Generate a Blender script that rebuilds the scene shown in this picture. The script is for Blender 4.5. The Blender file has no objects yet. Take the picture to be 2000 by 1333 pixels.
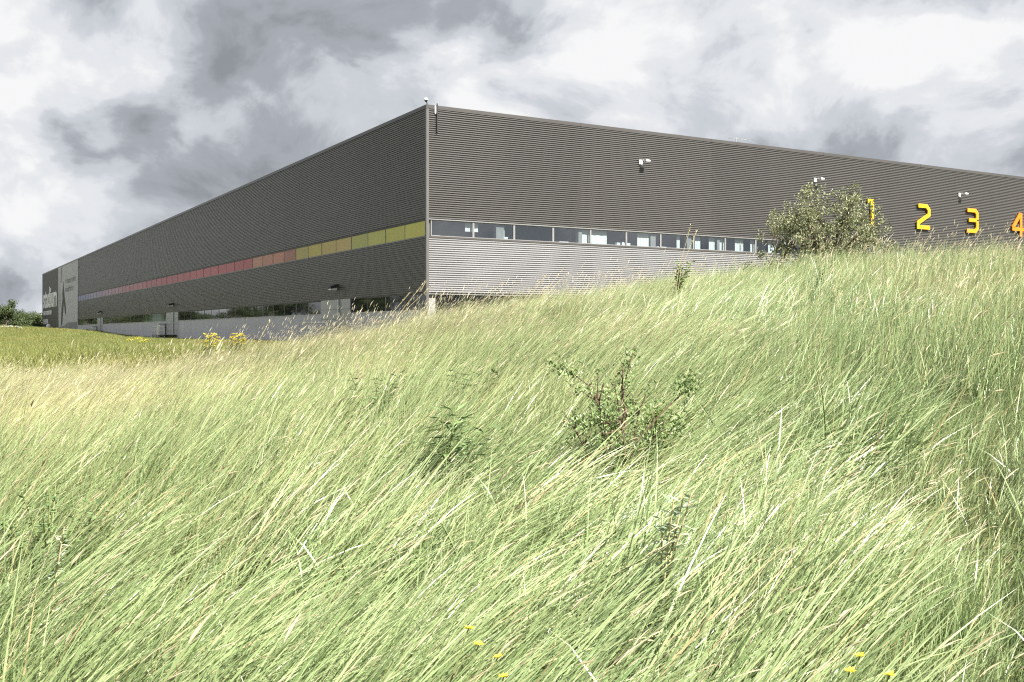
import bpy, bmesh, math, random
import numpy as np
from mathutils import Vector, Matrix, Quaternion

R = math.radians
random.seed(7)
rng = np.random.default_rng(11)
scene = bpy.context.scene
col = scene.collection

# ------------------------------------------------------------------ camera
FPX, CX, HY = 2029.0, 1000.0, 650.0          # focal length and horizon in photo pixels
EYE = 1.0                                     # eye height over the warehouse yard (z = 0)
cam = bpy.data.cameras.new('camera')
cam.sensor_width = 36.0
cam.lens = 36.0 * FPX / 2000.0
cam.shift_y = -16.5 / 2000.0
cam.clip_start = 0.05
cam.clip_end = 6000
camo = bpy.data.objects.new('camera', cam)
camo.location = (0, 0, EYE)
camo.rotation_euler = (R(90), 0, 0)
col.objects.link(camo)
scene.camera = camo

# ------------------------------------------------------------------ light
EXPOSURE = 2.42
SUN_DIR = Vector((0.70 * math.cos(R(50)), -0.714 * math.cos(R(50)), math.sin(R(50)))).normalized()
sun = bpy.data.lights.new('sun', 'SUN')
sun.energy = 3.0
sun.angle = R(0.6)
sun.color = (1.0, 0.955, 0.88)
suno = bpy.data.objects.new('sun', sun)
suno.rotation_euler = SUN_DIR.to_track_quat('Z', 'Y').to_euler()
suno.location = (30, -30, 60)
col.objects.link(suno)

vs = scene.view_settings
vs.view_transform = 'Standard'
vs.look = 'None'
vs.exposure = EXPOSURE
vs.gamma = 1.0
vs.use_curve_mapping = False
cy = scene.cycles
cy.max_bounces = 4
cy.diffuse_bounces = 1
cy.glossy_bounces = 2
cy.transmission_bounces = 4
cy.transparent_max_bounces = 8
cy.caustics_reflective = False
cy.caustics_refractive = False
cy.use_denoising = False
cy.pixel_filter_type = 'BLACKMAN_HARRIS'
cy.filter_width = 1.2
scene.render.use_persistent_data = False


class NG:
    """small helper to write node graphs"""
    def __init__(self, tree):
        self.t = tree
        tree.nodes.clear()

    def n(self, kind, **kw):
        nd = self.t.nodes.new(kind)
        ins = kw.pop('ins', {})
        for k, v in kw.items():
            setattr(nd, k, v)
        for k, v in ins.items():
            self.set(nd.inputs[k], v)
        return nd

    def set(self, sock, v):
        if isinstance(v, bpy.types.NodeSocket):
            self.t.links.new(v, sock)
        else:
            sock.default_value = v

    def math(self, op, a, b=0.0, c=0.0, clamp=False):
        nd = self.t.nodes.new('ShaderNodeMath')
        nd.operation = op
        nd.use_clamp = clamp
        self.set(nd.inputs[0], a)
        self.set(nd.inputs[1], b)
        self.set(nd.inputs[2], c)
        return nd.outputs[0]

    def vmath(self, op, a, b=(0, 0, 0), out=0):
        nd = self.t.nodes.new('ShaderNodeVectorMath')
        nd.operation = op
        self.set(nd.inputs[0], a)
        self.set(nd.inputs[1], b)
        return nd.outputs['Value'] if op in ('DISTANCE', 'DOT_PRODUCT', 'LENGTH') else nd.outputs[0]

    def ramp(self, v, lo, hi, smooth=True, a=0.0, b=1.0):
        nd = self.t.nodes.new('ShaderNodeMapRange')
        nd.interpolation_type = 'SMOOTHSTEP' if smooth else 'LINEAR'
        self.set(nd.inputs['Value'], v)
        self.set(nd.inputs['From Min'], lo)
        self.set(nd.inputs['From Max'], hi)
        self.set(nd.inputs['To Min'], a)
        self.set(nd.inputs['To Max'], b)
        return nd.outputs['Result']

    def noise(self, vec, scale, detail=4.0, rough=0.5, dist=0.0):
        nd = self.t.nodes.new('ShaderNodeTexNoise')
        if vec is not None:
            self.set(nd.inputs['Vector'], vec)
        nd.inputs['Scale'].default_value = scale
        nd.inputs['Detail'].default_value = detail
        nd.inputs['Roughness'].default_value = rough
        nd.inputs['Distortion'].default_value = dist
        return nd.outputs['Fac']

    def mix(self, f, a, b):
        nd = self.t.nodes.new('ShaderNodeMix')
        nd.data_type = 'RGBA'
        self.set(nd.inputs['Factor'], f)
        for s, v in ((nd.inputs[6], a), (nd.inputs[7], b)):
            if isinstance(v, (tuple, list)) and len(v) == 3:
                v = tuple(v) + (1.0,)
            self.set(s, v)
        return nd.outputs[2]


def pxdir(px, py):
    v = Vector(((px - CX) / FPX, 1.0, (HY - py) / FPX))
    return v.normalized()


# ------------------------------------------------------------------ sky
world = bpy.data.worlds.new('World')
scene.world = world
world.use_nodes = True
g = NG(world.node_tree)
tc = g.n('ShaderNodeTexCoord')
d = g.vmath('NORMALIZE', tc.outputs['Generated'])
KZ = 1.4
v = g.vmath('MULTIPLY', d, (1, 1, KZ))
warp = g.n('ShaderNodeTexNoise', ins={'Vector': v, 'Scale': 4.0, 'Detail': 2.0})
wv = g.vmath('MULTIPLY', g.vmath('SUBTRACT', warp.outputs['Color'], (0.5, 0.5, 0.5)), (0.16, 0.16, 0.16))
v2 = g.vmath('ADD', g.vmath('ADD', v, wv), (3.1, 1.7, 0.4))
n1 = g.noise(v2, 5.4, 10.0, 0.57)
n1s = g.noise(g.vmath('ADD', v2, (0.030, -0.02, 0.075)), 5.4, 6.0, 0.50)
nbig = g.noise(g.vmath('ADD', v, (7.3, 2.2, 5.0)), 1.9, 2.0, 0.5)


def lobe(px, py, rad, amount):
    c = pxdir(px, py)
    dd = g.vmath('DISTANCE', g.vmath('ADD', v, g.vmath('MULTIPLY', wv, (0.8, 0.8, 0.8))), (c.x, c.y, c.z * KZ))
    return g.math('MULTIPLY', g.ramp(dd, 0.0, rad / FPX * 1.4, a=1.0, b=0.0), amount)


def total(items):
    s = items[0]
    for it in items[1:]:
        s = g.math('ADD', s, it)
    return s


shade = total([
    g.math('MULTIPLY', g.math('SUBTRACT', n1, n1s), 2.3),
    g.math('MULTIPLY', g.math('SUBTRACT', nbig, 0.5), 0.30),
    g.math('MULTIPLY', g.math('SUBTRACT', n1, 0.5), 0.25),
    lobe(640, -40, 380, -0.40), lobe(300, 170, 330, 0.05),
    lobe(430, 350, 270, -0.25), lobe(110, 290, 200, -0.22), lobe(600, 250, 260, -0.10),
    lobe(10, 170, 220, 0.42), lobe(1250, 150, 700, 0.06), lobe(1620, 170, 420, 0.02),
    lobe(150, 455, 260, 0.26), lobe(30, 420, 160, 0.10), lobe(40, 600, 170, -0.22), lobe(540, 200, 200, 0.10),
])
bright = g.math('ADD', shade, 0.64, clamp=True)
ccol = g.n('ShaderNodeValToRGB')
g.set(ccol.inputs[0], bright)
cr = ccol.color_ramp
cr.interpolation = 'EASE'
cr.elements[0].position = 0.0
cr.elements[0].color = (0.27, 0.29, 0.315, 1)
cr.elements[1].position = 1.0
cr.elements[1].color = (0.88, 0.885, 0.89, 1)
for p, c3 in ((0.28, (0.37, 0.395, 0.435)), (0.55, (0.57, 0.60, 0.645)), (0.78, (0.74, 0.76, 0.79))):
    e = cr.elements.new(p)
    e.color = c3 + (1,)
covs = [g.math('MULTIPLY', n1, 1.0), g.math('MULTIPLY', nbig, 0.35),
        lobe(20, 580, 210, -0.14), lobe(1995, 345, 60, -0.30)]
cov = g.ramp(g.math('ADD', total(covs), 0.0), 0.22, 0.42)
skyn = g.n('ShaderNodeTexSky', sky_type='NISHITA')
skyn.sun_disc = False
skyn.sun_elevation = math.asin(SUN_DIR.z)
skyn.sun_rotation = math.atan2(SUN_DIR.x, SUN_DIR.y)
skyn.air_density = 1.0
skyn.dust_density = 1.0
bg_sky = g.n('ShaderNodeBackground', ins={'Color': skyn.outputs[0], 'Strength': 0.055})
bg_cl = g.n('ShaderNodeBackground', ins={'Color': ccol.outputs[0], 'Strength': 0.197})
ms = g.n('ShaderNodeMixShader', ins={0: cov, 1: bg_sky.outputs[0], 2: bg_cl.outputs[0]})
out = g.n('ShaderNodeOutputWorld', ins={'Surface': ms.outputs[0]})


# ------------------------------------------------------------------ materials
def new_mat(name):
    m = bpy.data.materials.new(name)
    m.use_nodes = True
    return m, NG(m.node_tree)


def simple(name, c, rough=0.6, metal=0.0, spec=0.5, var=0.12, scale=3.0, bump=0.0, bscale=40.0):
    """base colour with a little noise in it, optional fine bump"""
    m, g = new_mat(name)
    geo = g.n('ShaderNodeNewGeometry')
    nz = g.noise(geo.outputs['Position'], scale, 5.0, 0.6)
    lo = tuple(max(0.0, x * (1 - var)) for x in c)
    hi = tuple(min(1.0, x * (1 + var)) for x in c)
    cc = g.mix(g.ramp(nz, 0.3, 0.7), lo, hi)
    p = g.n('ShaderNodeBsdfPrincipled', ins={'Base Color': cc, 'Roughness': rough, 'Metallic': metal})
    p.inputs['Specular IOR Level'].default_value = spec
    if bump:
        b = g.n('ShaderNodeBump', ins={'Height': g.noise(geo.outputs['Position'], bscale, 4.0, 0.6), 'Strength': bump, 'Distance': 0.01})
        g.set(p.inputs['Normal'], b.outputs[0])
    g.n('ShaderNodeOutputMaterial', ins={'Surface': p.outputs[0]})
    return m


M = {}


def sheet_mat(name, c, rough, metal, spec):
    m, g = new_mat(name)
    tc = g.n('ShaderNodeTexCoord')
    sx = g.n('ShaderNodeSeparateXYZ', ins={0: tc.outputs['Object']})
    along = g.math('ADD', sx.outputs[0], sx.outputs[1])
    sheet = g.math('FLOOR', g.math('DIVIDE', along, 6.0))
    wn = g.n('ShaderNodeTexWhiteNoise', noise_dimensions='1D', ins={'W': sheet})
    st = g.n('ShaderNodeCombineXYZ', ins={0: g.math('MULTIPLY', along, 2.2), 2: g.math('MULTIPLY', sx.outputs[2], 0.12)})
    streak = g.noise(st.outputs[0], 1.0, 4.0, 0.6)
    cloudy = g.noise(tc.outputs['Object'], 0.15, 3.0, 0.5)
    f = g.math('ADD', g.math('MULTIPLY', wn.outputs['Value'], 0.10), g.math('MULTIPLY', streak, 0.22))
    f = g.math('ADD', g.math('ADD', f, g.math('MULTIPLY', cloudy, 0.16)), 0.76)
    cc = g.n('ShaderNodeVectorMath', operation='SCALE', ins={0: c, 'Scale': f})
    p = g.n('ShaderNodeBsdfPrincipled', ins={'Base Color': cc.outputs[0], 'Roughness': rough, 'Metallic': metal})
    p.inputs['Specular IOR Level'].default_value = spec
    g.n('ShaderNodeOutputMaterial', ins={'Surface': p.outputs[0]})
    return m


M['clad'] = sheet_mat('anthracite_sheet_metal', (0.088, 0.083, 0.080), 0.40, 0.0, 0.9)
M['silver'] = simple('silver_sheet', (0.36, 0.355, 0.365), 0.34, 0.35, 0.5, 0.06, 0.35)
M['coping'] = simple('coping_sheet', (0.062, 0.059, 0.057), 0.4, 0.0, 0.5, 0.06, 0.5)
M['trim'] = simple('corner_trim_sheet', (0.10, 0.096, 0.092), 0.4, 0.0, 0.5, 0.06, 0.5)
M['concrete'] = simple('pale_concrete', (0.53, 0.53, 0.56), 0.85, 0.0, 0.3, 0.07, 0.8, 0.25, 30.0)
M['column'] = simple('column_concrete', (0.26, 0.26, 0.25), 0.85, 0.0, 0.3, 0.10, 2.0, 0.25, 30.0)
M['panel'] = simple('grey_door_panel', (0.40, 0.41, 0.41), 0.5, 0.0, 0.5, 0.06, 1.0)
M['galv'] = simple('galvanised_steel', (0.55, 0.56, 0.57), 0.4, 0.6, 0.5, 0.1, 5.0)
M['dark'] = simple('dark_metal', (0.022, 0.022, 0.024), 0.5, 0.0, 0.5, 0.1)
M['frame'] = simple('window_frame_grey', (0.20, 0.20, 0.20), 0.45, 0.0, 0.5, 0.08)
M['white'] = simple('white_enamel', (0.78, 0.78, 0.77), 0.4, 0.0, 0.5, 0.04)
M['blind'] = simple('white_blind', (0.74, 0.77, 0.75), 0.8, 0.0, 0.2, 0.05)
M['roof'] = simple('roof_felt', (0.09, 0.09, 0.09), 0.9, 0.0, 0.2, 0.15)
M['inside'] = simple('office_wall', (0.62, 0.63, 0.65), 0.8, 0.0, 0.3, 0.1)
M['inside_dark'] = simple('office_dark', (0.10, 0.11, 0.13), 0.7, 0.0, 0.3, 0.1)
M['banner'] = simple('banner_cloth', (0.50, 0.50, 0.53), 0.7, 0.0, 0.3, 0.04, 0.3)
M['banner_print'] = simple('banner_print_dark', (0.075, 0.077, 0.08), 0.7, 0.0, 0.3, 0.25, 0.8)
M['banner_mid'] = simple('banner_print_mid', (0.25, 0.25, 0.265), 0.7, 0.0, 0.3, 0.12, 0.5)
M['signboard'] = simple('sign_panel_dark', (0.075, 0.072, 0.068), 0.6, 0.0, 0.4, 0.05, 0.3)
M['signwhite'] = simple('sign_white', (0.80, 0.81, 0.82), 0.5, 0.0, 0.4, 0.04)
M['bark'] = simple('bark', (0.10, 0.075, 0.055), 0.9, 0.0, 0.2, 0.3, 12.0, 0.5, 60.0)
M['redstem'] = simple('reddish_stem', (0.13, 0.085, 0.06), 0.8, 0.0, 0.3, 0.25, 20.0)
M['yellow_num'] = None

m, g = new_mat('dark_window_glass')
p = g.n('ShaderNodeBsdfPrincipled', ins={'Base Color': (0.018, 0.021, 0.02, 1), 'Roughness': 0.03})
p.inputs['Specular IOR Level'].default_value = 0.7
geo = g.n('ShaderNodeNewGeometry')
bp = g.n('ShaderNodeBump', ins={'Height': g.noise(geo.outputs['Position'], 0.9, 1.0), 'Strength': 0.06, 'Distance': 0.05})
g.set(p.inputs['Normal'], bp.outputs[0])
g.n('ShaderNodeOutputMaterial', ins={'Surface': p.outputs[0]})
M['darkglass'] = m

m, g = new_mat('clear_window_glass')
tr = g.n('ShaderNodeBsdfTransparent', ins={'Color': (0.72, 0.78, 0.80, 1)})
gl = g.n('ShaderNodeBsdfGlossy', ins={'Color': (0.9, 0.95, 1.0, 1), 'Roughness': 0.02})
lw = g.n('ShaderNodeLayerWeight', ins={'Blend': 0.5})
fr = g.math('MULTIPLY_ADD', g.math('POWER', lw.outputs['Facing'], 3.0), 0.70, 0.19)
mx = g.n('ShaderNodeMixShader', ins={0: fr, 1: tr.outputs[0], 2: gl.outputs[0]})
g.n('ShaderNodeOutputMaterial', ins={'Surface': mx.outputs[0]})
M['glass'] = m


def flat(name, c, rough=0.4, spec=0.5):
    m, g = new_mat(name)
    p = g.n('ShaderNodeBsdfPrincipled', ins={'Base Color': tuple(c) + (1,), 'Roughness': rough})
    p.inputs['Specular IOR Level'].default_value = spec
    g.n('ShaderNodeOutputMaterial', ins={'Surface': p.outputs[0]})
    return m


def leaf_mat(name, c0, c1, trans=0.35, rough=0.45, tint_attr=True, posvar=None, spec=0.35):
    """leaf / blade: colour runs c0..c1 with the per-leaf attribute 'tint', part of the light goes through"""
    m, g = new_mat(name)
    at = g.n('ShaderNodeAttribute', attribute_name='tint')
    oi = g.n('ShaderNodeObjectInfo')
    f = at.outputs['Fac']
    cc = g.mix(f, c0, c1)
    if posvar:
        cc = posvar(g, oi, cc, f)
    p = g.n('ShaderNodeBsdfPrincipled', ins={'Base Color': cc, 'Roughness': rough})
    p.inputs['Specular IOR Level'].default_value = spec
    t = g.n('ShaderNodeBsdfTranslucent', ins={'Color': cc})
    ms = g.n('ShaderNodeMixShader', ins={0: trans, 1: p.outputs[0], 2: t.outputs[0]})
    g.n('ShaderNodeOutputMaterial', ins={'Surface': ms.outputs[0]})
    return m


def grass_var(g, oi, cc, f):
    loc = oi.outputs['Location']
    big = g.noise(g.vmath('MULTIPLY', loc, (1, 1, 0)), 0.23, 3.0, 0.55)
    med = g.noise(g.vmath('MULTIPLY', g.vmath('ADD', loc, (13, 5, 0)), (1, 1, 0)), 0.9, 2.0, 0.5)
    sx = g.n('ShaderNodeSeparateXYZ', ins={0: loc})
    # drier, yellower sward towards the foot of the slope and along its top
    dry = g.math('ADD', g.ramp(sx.outputs[0], 4.0, -6.0), g.ramp(big, 0.45, 0.72))
    dry = g.math('MULTIPLY', dry, g.ramp(sx.outputs[1], 3.0, 12.0))
    dry = g.math('MULTIPLY', dry, 0.44, clamp=True)
    cc = g.mix(dry, cc, (0.56, 0.50, 0.27))
    cc = g.mix(g.math('GREATER_THAN', f, 0.95), cc, (0.46, 0.36, 0.20))
    cc = g.mix(g.ramp(med, 0.40, 0.70, a=0.0, b=0.42), cc, (0.15, 0.25, 0.10))
    cc = g.mix(g.ramp(oi.outputs['Random'], 0.0, 1.0, False, 0.0, 0.15), cc, (0.36, 0.42, 0.16))
    return cc


M['grass'] = leaf_mat('long_grass_blade', (0.085, 0.145, 0.042), (0.47, 0.555, 0.275), 0.24, 0.36, posvar=grass_var, spec=0.7)
M['straw'] = leaf_mat('grass_seed_straw', (0.42, 0.36, 0.21), (0.62, 0.57, 0.42), 0.25, 0.6)


def meadow_var(g, oi, cc, f):
    loc = oi.outputs['Location']
    big = g.noise(g.vmath('MULTIPLY', loc, (1, 0.5, 0)), 0.06, 3.0, 0.6)
    med = g.noise(g.vmath('MULTIPLY', g.vmath('ADD', loc, (13, 5, 0)), (1, 0.6, 0)), 0.25, 2.0, 0.5)
    cc = g.mix(g.ramp(big, 0.46, 0.62, a=0.0, b=0.55), cc, (0.24, 0.20, 0.05))
    cc = g.mix(g.ramp(med, 0.45, 0.7, a=0.0, b=0.55), cc, (0.09, 0.14, 0.03))
    return cc


M['meadow'] = leaf_mat('meadow_blade', (0.13, 0.155, 0.04), (0.25, 0.26, 0.08), 0.3, 0.5, posvar=meadow_var)
M['bushleaf'] = leaf_mat('grey_green_leaf', (0.09, 0.11, 0.045), (0.40, 0.42, 0.24), 0.25, 0.45)
M['sapleaf'] = leaf_mat('dark_shrub_leaf', (0.075, 0.125, 0.042), (0.32, 0.42, 0.17), 0.25, 0.40)
M['weedlight'] = leaf_mat('fresh_weed_leaf', (0.09, 0.17, 0.03), (0.20, 0.30, 0.07), 0.35, 0.45)
M['weeddark'] = leaf_mat('dark_weed_leaf', (0.055, 0.095, 0.035), (0.20, 0.29, 0.12), 0.2, 0.4)
M['weedpale'] = leaf_mat('silvery_weed_leaf', (0.20, 0.27, 0.16), (0.40, 0.46, 0.33), 0.25, 0.5)
M['treeleaf'] = leaf_mat('tree_leaf', (0.028, 0.045, 0.018), (0.085, 0.115, 0.038), 0.2, 0.5)
M['petal'] = leaf_mat('yellow_petal', (0.68, 0.56, 0.03), (0.80, 0.72, 0.10), 0.3, 0.5)
M['umbel'] = leaf_mat('white_umbel', (0.62, 0.62, 0.52), (0.8, 0.8, 0.74), 0.2, 0.7)
M['stem'] = simple('green_stem', (0.16, 0.20, 0.07), 0.7, 0.0, 0.3, 0.2, 30.0)
M['drystem'] = simple('dry_stem', (0.42, 0.36, 0.20), 0.7, 0.0, 0.3, 0.2, 30.0)

m, g = new_mat('soil_and_thatch')
geo = g.n('ShaderNodeNewGeometry')
pos = geo.outputs['Position']
nn = g.noise(pos, 0.4, 6.0, 0.6)
n2 = g.noise(pos, 14.0, 6.0, 0.7)
cc = g.mix(g.ramp(nn, 0.35, 0.65), (0.085, 0.115, 0.03), (0.13, 0.14, 0.045))
cc = g.mix(g.ramp(n2, 0.35, 0.7), (0.045, 0.048, 0.022), cc)
p = g.n('ShaderNodeBsdfPrincipled', ins={'Base Color': cc, 'Roughness': 0.95})
p.inputs['Specular IOR Level'].default_value = 0.1
bp = g.n('ShaderNodeBump', ins={'Height': n2, 'Strength': 0.6, 'Distance': 0.05})
g.set(p.inputs['Normal'], bp.outputs[0])
g.n('ShaderNodeOutputMaterial', ins={'Surface': p.outputs[0]})
M['soil'] = m

m, g = new_mat('far_spruce_slope')
geo = g.n('ShaderNodeNewGeometry')
nn = g.noise(geo.outputs['Position'], 0.05, 5.0, 0.6)
cc = g.mix(g.ramp(nn, 0.35, 0.65), (0.018, 0.030, 0.028), (0.045, 0.065, 0.050))
p = g.n('ShaderNodeBsdfPrincipled', ins={'Base Color': cc, 'Roughness': 0.9})
g.n('ShaderNodeOutputMaterial', ins={'Surface': p.outputs[0]})
M['spruce'] = m


# ------------------------------------------------------------------ mesh helpers
class MB:
    def __init__(self):
        self.v, self.f, self.t = [], [], []

    def quad(self, a, b, c, d):
        i = len(self.v)
        self.v += [tuple(a), tuple(b), tuple(c), tuple(d)]
        self.f.append((i, i + 1, i + 2, i + 3))

    def poly(self, pts):
        i = len(self.v)
        self.v += [tuple(q) for q in pts]
        self.f.append(tuple(range(i, i + len(pts))))

    def box(self, x0, x1, y0, y1, z0, z1):
        i = len(self.v)
        self.v += [(x0, y0, z0), (x1, y0, z0), (x1, y1, z0), (x0, y1, z0),
                   (x0, y0, z1), (x1, y0, z1), (x1, y1, z1), (x0, y1, z1)]
        for q in ((0, 3, 2, 1), (4, 5, 6, 7), (0, 1, 5, 4), (1, 2, 6, 5), (2, 3, 7, 6), (3, 0, 4, 7)):
            self.f.append(tuple(i + k for k in q))

    def prism(self, pts, frame, depth):
        """pts: 2D outline; frame(u, w, h) -> 3D with h the height above the base plane"""
        n = len(pts)
        i = len(self.v)
        self.v += [frame(u, w, 0.0) for u, w in pts] + [frame(u, w, depth) for u, w in pts]
        self.f.append(tuple(range(i + n, i + 2 * n)))
        self.f.append(tuple(range(i + n - 1, i - 1, -1)))
        for k in range(n):
            k2 = (k + 1) % n
            self.f.append((i + k, i + k2, i + n + k2, i + n + k))

    def tube(self, pts, radii, sides=6, cap=True):
        pts = [Vector(q) for q in pts]
        rings = []
        for k, q in enumerate(pts):
            dvec = (pts[min(k + 1, len(pts) - 1)] - pts[max(k - 1, 0)])
            dvec = dvec.normalized() if dvec.length > 1e-9 else Vector((0, 0, 1))
            a = dvec.orthogonal().normalized()
            b = dvec.cross(a)
            i = len(self.v)
            for s in range(sides):
                th = 2 * math.pi * s / sides
                self.v.append(tuple(q + (a * math.cos(th) + b * math.sin(th)) * radii[k]))
            rings.append(i)
        for k in range(len(rings) - 1):
            for s in range(sides):
                s2 = (s + 1) % sides
                self.f.append((rings[k] + s, rings[k] + s2, rings[k + 1] + s2, rings[k + 1] + s))
        if cap:
            self.f.append(tuple(rings[0] + s for s in range(sides - 1, -1, -1)))
            self.f.append(tuple(rings[-1] + s for s in range(sides)))

    def lathe(self, prof, centre, sides=12, axis='Z'):
        c = Vector(centre)
        rings = []
        for r, h in prof:
            i = len(self.v)
            for s in range(sides):
                th = 2 * math.pi * s / sides
                self.v.append((c.x + r * math.cos(th), c.y + r * math.sin(th), c.z + h))
            rings.append(i)
        for k in range(len(rings) - 1):
            for s in range(sides):
                s2 = (s + 1) % sides
                self.f.append((rings[k] + s, rings[k] + s2, rings[k + 1] + s2, rings[k + 1] + s))
        self.f.append(tuple(rings[0] + s for s in range(sides - 1, -1, -1)))
        self.f.append(tuple(rings[-1] + s for s in range(sides)))

    def leaf(self, q, dirv, up, ln, wd, tint, fold=0.25):
        """a diamond leaf folded along its midrib"""
        dirv = dirv.normalized()
        side = dirv.cross(up)
        side = side.normalized() if side.length > 1e-6 else dirv.orthogonal().normalized()
        nrm = side.cross(dirv)
        i = len(self.v)
        mid = q + dirv * (ln * 0.45) - nrm * (wd * fold)
        tip = q + dirv * ln - nrm * (ln * 0.08)
        self.v += [tuple(q), tuple(q + dirv * (ln * 0.42) + side * wd * 0.5), tuple(tip),
                   tuple(q + dirv * (ln * 0.42) - side * wd * 0.5), tuple(mid)]
        self.f += [(i, i + 1, i + 4), (i + 1, i + 2, i + 4), (i + 2, i + 3, i + 4), (i + 3, i, i + 4)]
        self.t += [tint] * 5

    def mesh(self, name, mat, smooth=False):
        me = bpy.data.meshes.new(name)
        me.from_pydata(self.v, [], self.f)
        me.materials.append(mat)
        if self.t:
            t = self.t + [0.5] * (len(self.v) - len(self.t))
            a = me.attributes.new('tint', 'FLOAT', 'POINT')
            a.data.foreach_set('value', np.array(t, dtype=np.float32))
        if smooth:
            me.polygons.foreach_set('use_smooth', [True] * len(me.polygons))
        me.update()
        return me

    def build(self, name, mat, parent=None, smooth=False):
        return link(name, self.mesh(name, mat, smooth), parent)


def link(name, data, parent=None):
    o = bpy.data.objects.new(name, data)
    col.objects.link(o)
    if parent is not None:
        o.parent = parent
    return o


def tag(o, label=None, cat=None, group=None, kind=None):
    if label:
        o['label'] = label
    if cat:
        o['category'] = cat
    if group:
        o['group'] = group
    if kind:
        o['kind'] = kind
    return o


def empty(name, loc, rz=0.0):
    o = bpy.data.objects.new(name, None)
    o.empty_display_size = 0.2
    o.location = loc
    o.rotation_euler = (0, 0, rz)
    col.objects.link(o)
    return o


def copy_tree(o, parent=None):
    c = o.copy()
    col.objects.link(c)
    c.parent = parent
    for ch in list(o.children):
        copy_tree(ch, c)
    return c


# ------------------------------------------------------------------ terrain
CREST_Y = 22.0
_tab = [(-2000, 700), (0, 700), (200, 690), (370, 674), (450, 660), (550, 643), (700, 627), (830, 606), (900, 592), (1000, 575),
        (1100, 562), (1200, 547), (1300, 529), (1400, 515), (1500, 504), (1600, 500), (1700, 493), (1800, 489),
        (1900, 486), (2000, 482), (2300, 474), (4000, 460)]
_cx = np.array([(px - CX) / FPX * CREST_Y for px, _ in _tab])
_cz = np.array([EYE + (HY - py) / FPX * CREST_Y - np.interp(px, [0, 250, 450, 900, 2000], [1.10, 1.04, 0.86, 0.62, 0.60]) for px, py in _tab])
_k = np.linspace(-22, 34, 240)
_kz = np.interp(_k, _cx, _cz)
_ker = np.exp(-0.5 * (np.arange(-9, 10) / 4.0) ** 2)
_kz = np.convolve(np.pad(_kz, 9, mode='edge'), _ker / _ker.sum(), mode='valid')


def sstep(t):
    t = np.clip(t, 0, 1)
    return t * t * (3 - 2 * t)


def terrain(x, y):
    x = np.asarray(x, dtype=float)
    y = np.asarray(y, dtype=float)
    zc = np.interp(x, _k, _kz)
    z0 = -0.65 + 0.05 * np.clip(x, -6, 10)
    t = np.clip(y / CREST_Y, -0.3, 1.0)
    zs = z0 + (zc - z0) * (t * (1.32 - 0.32 * np.abs(t)))
    far = np.zeros_like(x) - 0.02
    far = far + 2.3 * np.exp(-0.5 * ((x + 92) / 19) ** 2 - 0.5 * ((y - 150) / 45) ** 2)
    far = far + 0.9 * sstep((y - 40) / 60) * sstep((-x - 150) / 60)
    w = sstep((y - CREST_Y) / 15.0)
    z = zs * (1 - w) + far * w
    near = sstep((60 - np.hypot(x, y)) / 30)
    z = z + near * (0.07 * np.sin(x * 0.9 + 1.3) * np.sin(y * 0.7 + 0.4) + 0.04 * np.sin(x * 2.1 + y * 1.4))
    return z


def tz(x, y):
    return float(terrain(np.array([x]), np.array([y]))[0])


def ground_hit(px, py):
    """where the line of sight of a photo pixel meets the ground (used to measure where plants stand)"""
    for dd in np.arange(2.0, 30.0, 0.05):
        x = (px - CX) / FPX * dd
        z = EYE + (HY - py) / FPX * dd
        if z <= tz(x, dd):
            return x, dd
    return (px - CX) / FPX * 22.0, 22.0


def axis(steps):
    a = []
    for lo, hi, st in steps:
        a += list(np.arange(lo, hi, st))
    return np.array(a + [steps[-1][1]])


xs = axis([(-2600, -300, 115), (-300, -120, 12), (-120, -30, 3.0), (-30, 30, 0.5), (30, 120, 6), (120, 300, 30), (300, 2600, 230)])
ys = axis([(-300, -20, 40), (-20, 0, 2.0), (0, 45, 0.5), (45, 300, 4), (300, 3000, 180)])
X, Y = np.meshgrid(xs, ys)
Z = terrain(X, Y)
nv = np.column_stack([X.ravel(), Y.ravel(), Z.ravel()])
nx, ny = len(xs), len(ys)
ii = (np.arange(ny - 1)[:, None] * nx + np.arange(nx - 1)[None, :]).ravel()
faces = np.column_stack([ii, ii + 1, ii + nx + 1, ii + nx])
me = bpy.data.meshes.new('ground')
me.from_pydata(nv.tolist(), [], faces.tolist())
me.materials.append(M['soil'])
me.polygons.foreach_set('use_smooth', [True] * len(me.polygons))
tag(link('ground', me), kind='structure', label='grassy slope and level meadow in front of the warehouse')

# wooded hill on the horizon
b = MB()
hx = np.linspace(-1500, -250, 260)
rows = []
for j, (yy, f) in enumerate(((1080, 0.0), (1130, 0.55), (1200, 0.9), (1260, 1.0), (1500, 0.2))):
    row = []
    for x in hx:
        h = 21 + 6 * math.sin(x * 0.006 + 1.0) + 4 * math.sin(x * 0.017)
        h += (random.random() ** 2) * 6.0 * f
        row.append((x, yy + random.uniform(-8, 8), max(-2, h * f)))
    rows.append(row)
for j in range(len(rows) - 1):
    for k in range(len(hx) - 1):
        b.quad(rows[j][k], rows[j][k + 1], rows[j + 1][k + 1], rows[j + 1][k])
tag(b.build('hill', M['spruce']), kind='structure', label='low dark wooded hill on the horizon behind the trees')

# ------------------------------------------------------------------ warehouse
ANG = math.atan2(0.5015, 0.8652)
COR = Vector((-5.53, 67.6, 0.0))
WM = Matrix.Translation(COR) @ Matrix.Rotation(ANG, 4, 'Z')
LX, LY = 112.0, 226.0                 # length along the sunny face, depth along the shaded face
Z_PL, Z_G1, Z_W0, Z_W1, Z_CP, Z_TOP = 2.45, 3.60, 7.30, 8.37, 15.58, 15.83
house = empty('warehouse', COR, ANG)
tag(house, 'long dark grey corrugated warehouse with a strip of coloured window panes', 'building')


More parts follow.
